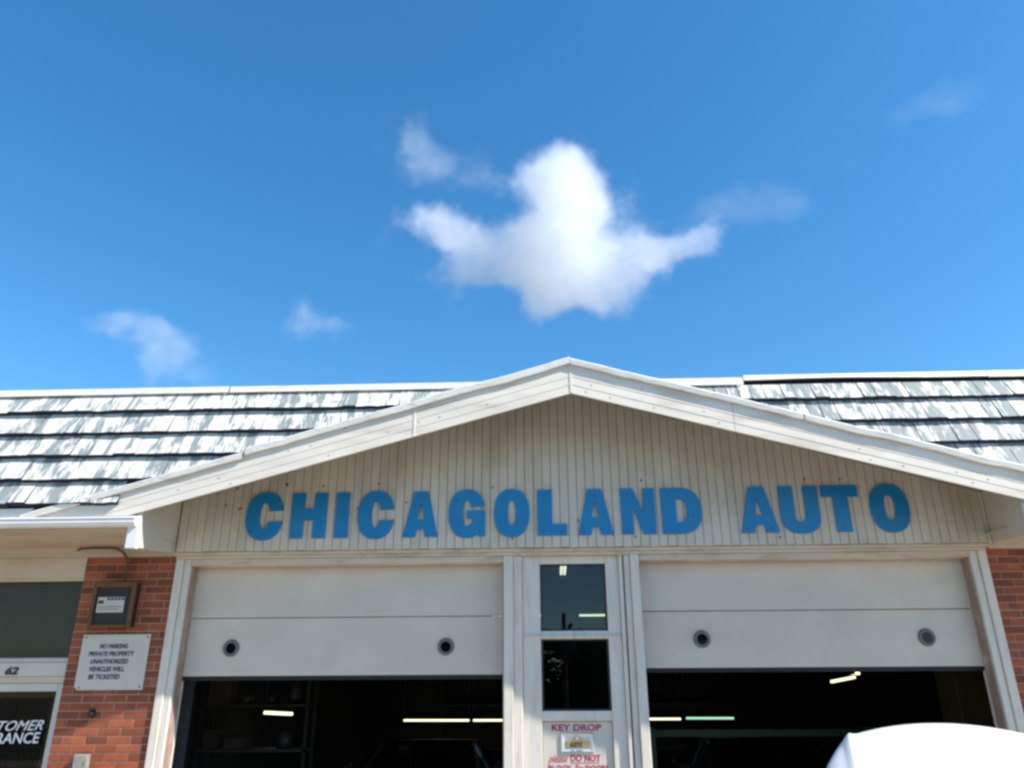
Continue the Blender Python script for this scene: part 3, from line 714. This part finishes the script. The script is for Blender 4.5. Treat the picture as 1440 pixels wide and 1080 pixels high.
hump = [(.171, 1.322), (.380, 1.322), (.380, 1.372), (.335, 1.374), (.308, 1.39), (.292, 1.412), (.272, 1.42), (.252, 1.412), (.236, 1.39), (.212, 1.374), (.171, 1.372)]
def flat(poly, y0, y1):
    n = len(poly); b = MB(); b.add([(x, y0, z) for x, z in poly] + [(x, y1, z) for x, z in poly], [tuple(range(n)), tuple(range(2 * n - 1, n - 1, -1))] + [(i, n + i, n + (i + 1) % n, (i + 1) % n) for i in range(n)]); return b
flat(hump, .046, .0515).build('flap', M['brass'], ks)
b = MB(); b.lathe([(.0001, -.004), (.014, -.003), (.016, 0)], (.272, .046, 1.395), 'Y', 16); b.build('flap_knob', M['silver'], ks)
put_text('lettering', 'KEYS', .212, .318, 1.330, 1.366, .0452, M['black'], ks, .025, .25)
b = MB(); b.box(.215, .247, .0415, .043, 1.296, 1.304); b.box(.262, .318, .0415, .043, 1.296, 1.304); b.build('worn_print', M['navy'], ks)
put_text('lettering', 'please', .02, .185, 1.192, 1.268, .057, M['redscript'], KD, .0, .45)
put_text('lettering', 'DO NOT', .215, .470, 1.216, 1.268, .057, M['crimson'], KD, .018)
b = MB(); b.box(.215, .455, .0555, .0575, 1.202, 1.207); b.build('underline', M['redscript'], KD)
put_text('lettering', 'BLOCK', .02, .225, 1.135, 1.187, .057, M['crimson'], KD, .018)
put_text('lettering', 'Bay', .247, .325, 1.125, 1.192, .057, M['redscript'], KD, .0, .4)
put_text('lettering', 'DOORS', .34, .535, 1.135, 1.187, .057, M['crimson'], KD, .018)

# ------------------------------------------------------------------ fluorescent lights inside
def strip_light(x0, y0, z0, x1, y1, z1, label, m='tube', grp='lit fluorescent strips in the dark workshop', chain=True):
    a, c = Vector((x0, y0, z0)), Vector((x1, y1, z1)); mid = (a + c) / 2
    r = empty('fluorescent_light', mid); tag(r, label, 'light', grp)
    a -= mid; c -= mid; d = (c - a).normalized(); side = d.cross(Vector((0, 0, 1))).normalized() * .07
    b = MB(); u = Vector((0, 0, .05)); v_ = Vector((0, 0, .11))
    b.add([a - side + u, a + side + u, c + side + u, c - side + u, a - side * .5 + v_, a + side * .5 + v_, c + side * .5 + v_, c - side * .5 + v_],
          [(0, 1, 2, 3), (7, 6, 5, 4), (0, 4, 5, 1), (1, 5, 6, 2), (2, 6, 7, 3), (3, 7, 4, 0)]); b.build('housing', M['greycan'], r)
    for s in (-.45, .45): b = MB(); b.tube([a + side * s, c + side * s], .022, 8); b.build('tube', M[m], r)
    if chain:
        for e in (a, c):
            b = MB(); b.tube([e + v_, (e.x, e.y, 3.9 - mid.z)], .004, 4); b.build('chain', M['silver'], r)
Y = 12.5
strip_light(-3.35, Y, 1.197, -1.80, Y, 1.191, 'long lit strip light low in the left bay, left of its shorter neighbour')
strip_light(-1.70, Y, 1.191, -.5, Y, 1.189, 'lit strip light in the left bay ending at the door post')
strip_light(1.9, Y, 1.207, 3.17, Y, 1.204, 'lit yellowish strip light starting at the right post of the centre panel')
strip_light(3.31, Y, 1.219, 4.40, Y, 1.215, 'pale greenish strip light low in the right bay', 'tube_green')
strip_light(-4.17, 5.0, 1.52, -3.76, 5.0, 1.50, 'short tilted lit strip light alone at far left of the left bay')
strip_light(4.90, 7.0, 1.93, 5.30, 7.0, 2.00, 'lower bright tilted work light high in the right bay')
strip_light(5.16, 7.2, 2.055, 5.46, 7.2, 2.065, 'small bright work light just above the tilted one in the right bay')
strip_light(.358, 6.0, 3.78, .372, 7.2, 3.78, 'strip light pointing inward seen at top of the centre window', chain=False)
strip_light(.92, 13.2, 3.62, 2.2, 13.2, 3.62, 'lit strip light seen through right half of the upper centre window', chain=False)
strip_light(-1.3, 13.2, 3.62, -.02, 13.2, 3.62, 'lit strip light just showing at left edge of the upper centre window', chain=False)

# shelves, benches and clutter in the dark
def shelf(x0, x1, y0, y1, zs, label, seed):
    r = empty('storage_shelf', (x0, y0, 0)); tag(r, label, 'shelf', 'shelves inside the workshop')
    W, D = x1 - x0, y1 - y0
    for xx in (0, W - .04):
        for yy in (0, D - .04): b = MB(); b.box(xx, xx + .04, yy, yy + .04, 0, zs[-1] + .3); b.build('upright', M['plastic'], r)
    for z in zs: b = MB(); b.box(0, W, 0, D, z, z + .03); b.build('shelf_board', M['greycan'], r)
    return r
def clutter(x0, x1, y0, y1, zs, seed):
    rnd = random.Random(seed); rows = ['lowest', 'middle', 'top']; nth = ['first', 'second', 'third', 'fourth', 'fifth', 'sixth', 'seventh']
    for ri, z in enumerate(zs):
        x = x0 + .06; nb = nj = 0
        while x < x1 - .25:
            w_ = rnd.uniform(.14, .34); h = rnd.uniform(.12, .32); k = rnd.random()
            if k < .55:
                b = MB(); b.cbox(0, w_, 0, .3, 0, h, .006); b.box(w_ * .46, w_ * .54, -.001, .301, h, h + .002)
                o = b.build('parts_box', M['crate'], None, loc=(x, y0 + .05, z + .031)); tag(o, '%s parts box from the left on the %s board of the left bay shelf' % (nth[nb], rows[ri]), 'box', 'boxes on the left bay shelf'); nb += 1
            elif k < .9:
                b = MB(); rr = w_ * .32; b.lathe([(.0001, 0), (rr, 0), (rr, h * .75), (rr * .45, h * .9), (rr * .4, h), (.0001, h)], (0, 0, 0), 'Z', 14)
                o = b.build('oil_jug', M['greycan'], None, True, (x + rr, y0 + .2, z + .031)); tag(o, '%s fluid jug from the left on the %s board of the left bay shelf' % (nth[nj], rows[ri]), 'jug', 'jugs on the left bay shelf'); nj += 1
            x += w_ + rnd.uniform(.03, .12)
shelf(-4.4, -3.0, 3.2, 3.6, [.5, 1.1, 1.62, 2.15], 'dim steel shelf of parts at the left side inside the left bay', 1); clutter(-4.4, -3.0, 3.2, 3.6, [1.1, 1.62, 2.15], 3)
shelf(-2.6, 1.2, 13.3, 13.7, [.5, 1.5, 2.1, 2.7], 'long dim shelf along the back wall behind the left bay', 2)
shelf(1.9, 6.8, 13.3, 13.7, [.5, 1.5, 2.1, 2.7], 'long dim shelf along the back wall behind the right bay', 2)
# dull yellow stepped cabinet at right
b = MB(); b.slab([(5.02, .1), (5.62, .1), (5.62, 1.55), (5.50, 1.95), (5.34, 2.02), (5.34, 2.4), (5.02, 2.4)], 3.0, 3.5, .01)
o = b.build('tall_cabinet', M['yellow']); tag(o, 'dull yellow stepped cabinet in the dark at right end of the right bay', 'cabinet')
# green two post lift
LF = empty('car_lift', (2.6, 3.2, 0)); tag(LF, 'dark green vehicle lift frame around the car in the right bay', 'lift')
for xx in (-1.35, 1.35):
    b = MB(); b.box(xx - .09, xx + .09, -.12, .12, 0, 1.36); b.build('column', M['green'], LF)
b = MB(); b.box(-1.26, 1.26, -.06, .06, 1.26, 1.34); b.build('crossbar', M['green'], LF)
for xx in (-1, 1): b = MB(); b.box(min(xx * 1.26, xx * .5), max(xx * 1.26, xx * .5), -.05, .05, .12, .2); b.build('swing_arm', M['green'], LF)
# hanging hose reels / dark ducts just readable near the ceiling
for i, (xx, yy) in enumerate(((-2.2, 5.0), (-.9, 8.0))):
    r = empty('hose_reel', (xx, yy, 2.7)); tag(r, ['black hose reel hanging from the ceiling nearer the door in the left bay', 'dull red hose reel hanging deeper inside the left bay'][i], 'hose reel', 'hose reels in the left bay')
    b = MB(); b.lathe([(.05, -.08), (.2, -.08), (.2, -.06), (.13, -.06), (.13, .06), (.2, .06), (.2, .08), (.05, .08)], (0, 0, 0), 'X', 20); b.build('drum', M['redlens'] if i else M['plastic'], r, False)
    b = MB(); b.tube([(0, 0, .05), (0, 0, 1.2)], .02, 6); b.build('hanger', M['plastic'], r)

# ------------------------------------------------------------------ cars
def lerp(a, b_, t): return a + (b_ - a) * t
def car(name, label, paint, loc, rz, hood_open, H=1.40, L_=4.45, W_=1.76):
    """car along +Y (nose at +Y); origin on the ground under the base of the windscreen"""
    r = empty(name, loc, rz); tag(r, label, 'car')
    hz = .96 * H / 1.4; nose = 1.22; tail = nose - L_
    # side profile of lower body: (y, z_top, z_bottom, half width)
    prof = [(nose, .52, .34, .56), (nose - .04, .66, .26, .70), (nose - .22, .74, .22, .82), (nose - .6, .80, .2, .86), (.30, .86, .19, .88), (0, hz - .02, .19, .88),
            (-1.0, hz - .02, .18, .88), (-2.0, hz + .0, .19, .88), (-2.6, hz + .02, .22, .86), (tail + .14, hz - .01, .28, .80), (tail + .03, hz - .10, .36, .72), (tail, .62, .42, .62)]
    b = MB(); ring = []
    for y_, zt_, zb_, hw in prof:
        pts = [(-hw * .80, zt_), (-hw * .93, zt_ - .035), (-hw, zt_ - (zt_ - zb_) * .35), (-hw, zb_ + .14), (-hw * .92, zb_), (hw * .92, zb_), (hw, zb_ + .14), (hw, zt_ - (zt_ - zb_) * .35), (hw * .93, zt_ - .035), (hw * .80, zt_)]
        ring.append([(x, y_, z) for x, z in pts])
    vs = [p for q in ring for p in q]; n = 10; fs = []
    for i in range(len(ring) - 1):
        for k in range(n):
            if hood_open and k == n - 1 and ring[i + 1][0][1] >= -.01 and i > 0: continue     # the open engine bay
            fs.append((i * n + k, i * n + (k + 1) % n, (i + 1) * n + (k + 1) % n, (i + 1) * n + k))
    fs += [tuple(range(n)), tuple(range(len(vs) - 1, len(vs) - n - 1, -1))]
    b.add(vs, fs)
    # wheel arches are dark discs of depth behind the tyres
    body = b.build('body', paint, r, False)
    m1 = body.modifiers.new('b', 'BEVEL'); m1.width = .02; m1.segments = 2; m1.limit_method = 'ANGLE'; m1.angle_limit = R(25)
    # cabin
    cab = [(-.02, hz - .03, .78), (-.72, H - .05, .60), (-1.05, H, .585), (-1.75, H - .02, .58), (-2.05, H - .07, .57), (-2.72, hz + .0, .72)]
    b = MB(); g_ = MB()
    vs = []
    for y_, z_, hw in cab: vs += [(-hw, y_, z_), (hw, y_, z_)]
    b.add(vs[2:10], [(0, 2, 3, 1), (2, 4, 5, 3), (4, 6, 7, 5)])
    b.v += [(x, y_, z - .05) for x, y_, z in vs[2:10]]; b.f += [(9, 11, 10, 8), (11, 13, 12, 10), (13, 15, 14, 12), (0, 1, 9, 8), (7, 6, 14, 15), (0, 8, 10, 2), (2, 10, 12, 4), (4, 12, 14, 6), (1, 3, 11, 9), (3, 5, 13, 11), (5, 7, 15, 13)]; b.m += [0] * 11
    b.build('roof', paint, r)
    for s in (-1, 1):
        for (ya, za, wa), (yb, zb2, wb) in ((cab[0], cab[1]), (cab[5], cab[4])):
            b = MB(); b.tube([(s * wa, ya, za), (s * (wb + .01), yb, zb2 - .02)], .035, 6); b.build('pillar', paint, r)
        b = MB(); b.tube([(s * .80, -1.28, hz - .03), (s * .60, -1.25, H - .03)], .03, 6); b.build('pillar', paint, r)
        b = MB(); b.add([(s * .785, -.15, hz - .02), (s * .785, -2.6, hz - .0), (s * .585, -2.02, H - .07), (s * .6, -.74, H - .06)], [(0, 1, 2, 3)]); b.build('side_window', M['carglass'], r)
    b = MB(); b.add([vs[0], vs[1], vs[3], vs[2]], [(0, 1, 2, 3)]); b.build('windscreen', M['carglass'], r)
    b = MB(); b.add([vs[8], vs[9], vs[11], vs[10]], [(0, 1, 2, 3)]); b.build('rear_window', M['carglass'], r)
    for s in (-1, 1):
        for yy in (.52, -2.08):
            wh = MB(); wh.lathe([(.20, -.09), (.31, -.1), (.325, -.07), (.325, .07), (.31, .1), (.20, .09)], (s * .80, yy, .325), 'X', 28); wo_ = wh.build('wheel', M['tyre'], r, True)
            b = MB(); b.lathe([(.0001, .095 * s), (.05, .1 * s), (.17, .07 * s), (.20, .09 * s)], (s * .80, yy, .325), 'X', 28); b.build('rim', M['silver'], wo_)
        b = MB(); b.box(min(s * .45, s * .74), max(s * .45, s * .74), nose - .12, nose + .0, .56, .66); b.build('headlight', M['clearlens'], r)
        b = MB(); b.box(min(s * .42, s * .72), max(s * .42, s * .72), tail - .015, tail + .12, .68, .82); b.build('tail_light', M['redlens'], r)
        b = MB(); b.lathe([(.0001, -.07), (.08, -.05), (.1, 0), (.09, .06), (.0001, .07)], (s * .97, -.35, hz + .06), 'X', 12); b.build('mirror', paint, r, True)
    b = MB(); b.cbox(-.5, .5, nose - .02, nose + .02, .36, .48, .01); b.build('grille', M['plastic'], r)
    if hood_open:
        b = MB(); b.box(-.62, .62, .06, nose - .3, .45, .50); b.build('engine_tray', M['plastic'], r)
        b = MB(); b.cbox(-.35, .35, .2, .75, .5, .72, .03); b.build('engine_cover', M['plastic'], r)
    # hood panel: a crowned sheet, raised or shut
    NU, NV = 64, 30; HWb, HWf, LH = .735, .63, .985
    ang = R(42.8) if hood_open else R(-7)
    def pt(u, v, off):
        au = abs(u); crease = .76
        hw = lerp(HWb, HWf, v ** 1.2)
        Lu = LH - .085 * (u / crease) ** 2 if au < crease else LH - .085 - .055 * ((au - crease) / (1 - crease)) ** .7 - .12 * ((au - crease) / (1 - crease)) ** 1.6
        l = v * Lu
        crown = .030 * (1 - u * u) + .024 * math.exp(-((au - crease) / .04) ** 2) * (.3 + .7 * v)
        if au > crease: crown -= .05 * ((au - crease) / (1 - crease)) ** 1.4 * (.5 + .5 * v)
        crown += .03 * math.sin(math.pi * v)
        k = max(0, (v - .86) / .14); crown -= .085 * k ** 2.0; l -= .012 * k ** 2
        crown += off
        y_ = l * math.cos(ang) - crown * math.sin(ang); z_ = l * math.sin(ang) + crown * math.cos(ang)
        return (u * hw, y_, z_ + hz)
    b = MB(); vs = []
    for off in (0, -.022):
        for i in range(NU + 1):
            for j in range(NV + 1): vs.append(pt(-1 + 2 * i / NU, j / NV, off))
    N = (NU + 1) * (NV + 1); q = lambda i, j: i * (NV + 1) + j; fs = []
    for i in range(NU):
        for j in range(NV):
            fs += [(q(i, j), q(i + 1, j), q(i + 1, j + 1), q(i, j + 1)), (N + q(i, j + 1), N + q(i + 1, j + 1), N + q(i + 1, j), N + q(i, j))]
    for i in range(NU): fs += [(q(i, 0), N + q(i, 0), N + q(i + 1, 0), q(i + 1, 0)), (q(i, NV), q(i + 1, NV), N + q(i + 1, NV), N + q(i, NV))]
    for j in range(NV): fs += [(q(0, j), q(0, j + 1), N + q(0, j + 1), N + q(0, j)), (q(NU, j), N + q(NU, j), N + q(NU, j + 1), q(NU, j + 1))]
    b.add(vs, fs); b.build('hood', paint, r, True)
    if hood_open:
        b = MB(); b.tube([(.5, .86, .72), pt(.7, .75, -.03)], .006, 6); b.build('prop_rod', M['plastic'], r)
    return r
car('parked_car', 'white car with raised hood gleaming in sunlight in front of the right garage bay', M['white_car'], (2.08, -3.17, 0), R(-9), True)
car('parked_car', 'dark car barely visible inside the right bay under the green lift frame', M['carpaint_dark'], (2.65, 2.6, 0), R(180), False, H=1.22)
car('parked_car', 'dark car barely visible inside the left bay behind the raised door', M['carpaint_dark'], (-1.6, 3.2, 0), R(178), False, H=1.18)

# ------------------------------------------------------------------ across the street (seen only mirrored in the glass)
def tree(x, y, h, rad, seed, label):
    rnd = random.Random(seed); r = empty('shade_tree', (x, y, -.1)); tag(r, label, 'tree', 'trees across the street')
    b = MB(); b.tube([(0, 0, 0), (.1, 0, h * .25), (0, .1, h * .5), (.1, 0, h * .8)], [.28, .22, .15, .05], 10)
    for k in range(7):
        a = rnd.uniform(0, 6.28); z = h * rnd.uniform(.3, .6); e = Vector((math.cos(a) * rad * .7, math.sin(a) * rad * .7, z + h * .2)); b.tube([(0, 0, z), e * .5 + Vector((0, 0, z * .5)), e], [.1, .06, .02], 6)
    b.build('trunk', M['bark'], r)
    b = MB(); cl = [(Vector((rnd.gauss(0, rad * .45), rnd.gauss(0, rad * .45), h * rnd.uniform(.16, .92))), rnd.uniform(.5, 1.1)) for _ in range(52)]
    for c_, s_ in cl:
        for _ in range(110):
            p = c_ + Vector((rnd.gauss(0, .5), rnd.gauss(0, .5), rnd.gauss(0, .4))) * s_
            u = Vector((rnd.uniform(-1, 1), rnd.uniform(-1, 1), rnd.uniform(-1, 1))).normalized() * .2; v_ = u.orthogonal().normalized() * .15
            b.add([p - u, p + v_, p + u, p - v_], [(0, 1, 2, 3)])
    tag(b.build('crown', M['leaf'], r), kind='stuff')
tree(-5, -33, 4.6, 3.0, 1, 'leafy tree across the street, left of the gap'); tree(2.4, -36, 4.9, 3.0, 2, 'leafy tree across the street, right of the gap')
tree(-14, -34, 7, 3, 3, 'large leafy tree across the street at far left'); tree(9, -33, 6, 3, 4, 'large leafy tree across the street at far right')
tree(-1.6, -35, 4.5, 2.6, 9, 'low leafy tree across the street between two others'); tree(5.2, -35, 4.6, 2.6, 10, 'low leafy tree across the street right of the pole')
UP_ = empty('utility_pole', (.95, -30, -.1)); tag(UP_, 'short wooden utility pole with transformer across the street', 'utility pole')
b = MB(); b.tube([(0, 0, 0), (0, 0, 5.35)], [.13, .09], 10); b.build('pole', M['bark'], UP_)
b = MB(); b.lathe([(.0001, 0), (.2, 0), (.2, .7), (.0001, .75)], (.30, 0, 3.6), 'Z', 14); b.build('transformer', M['greycan'], UP_)

# ------------------------------------------------------------------ clouds: real volumes far above
def ray(px, py):
    return (Fw * 1082 + Rt * (px - 720) + Up * (540 - py)).normalized()
def cloud(label, dist, blobs, dens, nscale, namp, thr, gain=3., name='cloud'):
    """blobs: (px, py, rx, ry, weight): seen from the shop forecourt, each an ellipsoid with its own depth"""
    c0 = Vector((0, -7.3, EYE)) + ray(blobs[0][0], blobs[0][1]) * dist
    k = dist / 1082; data = []
    for px, py, rx, ry, wt in blobs:
        kk = k * 1082 / math.hypot(1082, px - 720, py - 540) if False else k * (Fw.dot(ray(px, py)))
        rr = dist / Fw.dot(ray(px, py)) * Fw.dot(ray(px, py))
        p = Vector((0, -7.3, EYE)) + ray(px, py) * rr - c0
        s = k * Fw.dot(ray(px, py))
        data.append((p, rx * s, (rx + ry) * .5 * s, ry * s, wt))
    bm = bmesh.new()
    for p, a, d_, c_, wt in data:
        mtx = Matrix.Translation(p) @ Matrix.Diagonal((a * 1.02, d_ * 1.02, c_ * 1.02, 1)); bmesh.ops.create_icosphere(bm, subdivisions=3, radius=1, matrix=mtx)
    me = bpy.data.meshes.new(name); bm.to_mesh(me); bm.free()
    o = bpy.data.objects.new(name, me); COL.objects.link(o); o.location = c0
    rm = o.modifiers.new('r', 'REMESH'); rm.mode = 'VOXEL'; rm.voxel_size = max(3.5 * k, min(min(d[1], d[3]) for d in data) / 5)
    bpy.context.view_layer.update()
    me2 = bpy.data.meshes.new_from_object(o.evaluated_get(bpy.context.evaluated_depsgraph_get())); o.modifiers.clear(); o.data = me2
    m = bpy.data.materials.new('cloud vapour'); m.use_nodes = True; t = m.node_tree; t.nodes.clear(); L = t.links.new
    out = node(t, 'ShaderNodeOutputMaterial'); tc = node(t, 'ShaderNodeTexCoord'); P = tc.outputs['Object']
    # warp
    wn = node(t, 'ShaderNodeTexNoise', Scale=nscale * .8, Detail=3.); L(P, wn.inputs['Vector'])
    sub = node(t, 'ShaderNodeVectorMath', operation='SUBTRACT'); sub.inputs[1].default_value = (.5, .5, .5); L(wn.outputs['Color'], sub.inputs[0])
    sc = node(t, 'ShaderNodeVectorMath', operation='SCALE'); sc.inputs['Scale'].default_value = 60 * k; L(sub.outputs[0], sc.inputs[0])
    ad = node(t, 'ShaderNodeVectorMath', operation='ADD'); L(P, ad.inputs[0]); L(sc.outputs[0], ad.inputs[1]); Q = ad.outputs[0]
    tot = None
    for p, a, d_, c_, wt in data:
        s1_ = node(t, 'ShaderNodeVectorMath', operation='SUBTRACT'); s1_.inputs[1].default_value = p; L(Q, s1_.inputs[0])
        m1_ = node(t, 'ShaderNodeVectorMath', operation='MULTIPLY'); m1_.inputs[1].default_value = (1 / a, 1 / d_, 1 / c_); L(s1_.outputs[0], m1_.inputs[0])
        dt = node(t, 'ShaderNodeVectorMath', operation='LENGTH'); L(m1_.outputs[0], dt.inputs[0])
        mr = node(t, 'ShaderNodeMapRange', interpolation_type='SMOOTHSTEP'); mr.inputs['From Min'].default_value = 1; mr.inputs['From Max'].default_value = .1; mr.inputs['To Max'].default_value = wt
        L(dt.outputs['Value'], mr.inputs[0])
        if tot is None: tot = mr.outputs[0]
        else:
            a_ = node(t, 'ShaderNodeMath', operation='ADD'); L(tot, a_.inputs[0]); L(mr.outputs[0], a_.inputs[1]); tot = a_.outputs[0]
    nz = node(t, 'ShaderNodeTexNoise', Scale=nscale, Detail=7., Roughness=.66); L(P, nz.inputs['Vector'])
    nm = node(t, 'ShaderNodeMath', operation='MULTIPLY_ADD'); nm.inputs[1].default_value = namp; nm.inputs[2].default_value = -namp * .5 - thr; L(nz.outputs[0], nm.inputs[0])
    nz2 = node(t, 'ShaderNodeTexNoise', Scale=nscale * 3.4, Detail=5., Roughness=.6); L(P, nz2.inputs['Vector'])
    nm2 = node(t, 'ShaderNodeMath', operation='MULTIPLY_ADD'); nm2.inputs[1].default_value = namp * .6; L(nz2.outputs[0], nm2.inputs[0]); L(nm.outputs[0], nm2.inputs[2])
    nm3 = node(t, 'ShaderNodeMath', operation='SUBTRACT'); nm3.inputs[1].default_value = namp * .3; L(nm2.outputs[0], nm3.inputs[0])
    sm = node(t, 'ShaderNodeMath', operation='ADD'); L(tot, sm.inputs[0]); L(nm3.outputs[0], sm.inputs[1])
    gn = node(t, 'ShaderNodeMath', operation='MULTIPLY'); gn.inputs[1].default_value = gain; gn.use_clamp = True; L(sm.outputs[0], gn.inputs[0])
    pw = node(t, 'ShaderNodeMath', operation='POWER'); pw.inputs[1].default_value = 1.8; L(gn.outputs[0], pw.inputs[0]); gn = pw
    dn = node(t, 'ShaderNodeMath', operation='MULTIPLY'); dn.inputs[1].default_value = dens; L(gn.outputs[0], dn.inputs[0])
    pv = node(t, 'ShaderNodeVolumePrincipled'); pv.inputs['Color'].default_value = (.99, .99, 1.0, 1); pv.inputs['Anisotropy'].default_value = 0.0; L(dn.outputs[0], pv.inputs['Density'])
    L(pv.outputs[0], out.inputs['Volume']); me2.materials.clear(); me2.materials.append(m)
    try: m.cycles.volume_sampling = 'MULTIPLE_IMPORTANCE'
    except Exception: pass
    tag(o, label, 'cloud', 'clouds in the blue sky'); return o
D0 = 900
cloud('large bright white cloud with a tall rounded head and two arms above the gable', D0,
      [(792, 315, 96, 140, 1.0), (772, 240, 60, 66, .9), (808, 265, 62, 85, .85), (728, 262, 56, 44, .5), (710, 352, 112, 64, .85), (645, 335, 80, 50, .62), (605, 315, 60, 38, .5), (672, 378, 76, 40, .5),
       (790, 385, 110, 66, .9), (872, 412, 66, 50, .75), (770, 425, 60, 42, .7), (885, 364, 94, 52, .75), (942, 345, 76, 40, .7), (984, 333, 52, 36, .7), (640, 400, 70, 46, .25), (860, 290, 60, 60, .28), (560, 320, 50, 34, .25)], .019, .018, 1.55, .17, 1.7)
cloud('thin grey white wisp at upper left of the large cloud', D0 + 120,
      [(598, 226, 58, 44, .9), (580, 186, 50, 50, .65), (650, 244, 84, 40, .42), (695, 256, 50, 28, .28), (522, 204, 36, 24, .35), (560, 215, 40, 30, .3)], .0052, .020, 1.4, .14, 1.6)
cloud('faint lilac veil of cloud right of the large cloud', D0 + 200,
      [(1060, 290, 120, 44, .7), (1000, 300, 60, 30, .5), (1120, 290, 60, 30, .4)], .0017, .012, 1.1, .12, 1.5)
cloud('small hazy cloud low at left above the roof with one bright spot', D0 + 260,
      [(236, 484, 62, 46, .85), (190, 462, 76, 36, .65), (140, 452, 60, 26, .5), (250, 518, 84, 36, .45), (300, 530, 50, 26, .3)], .0060, .017, 1.3, .14, 1.6)
cloud('tiny faint puff of cloud above the left half of the roof', D0 + 300,
      [(432, 456, 60, 28, .75), (427, 430, 32, 32, .6), (475, 460, 38, 24, .6)], .0055, .022, 1.4, .14, 1.6)
cloud('barely visible streak of cloud at upper right of the sky', D0 + 500,
      [(1345, 140, 80, 44, .6), (1290, 160, 80, 36, .45), (1190, 222, 80, 40, .35)], .0014, .012, 1.1, .10, 1.4)
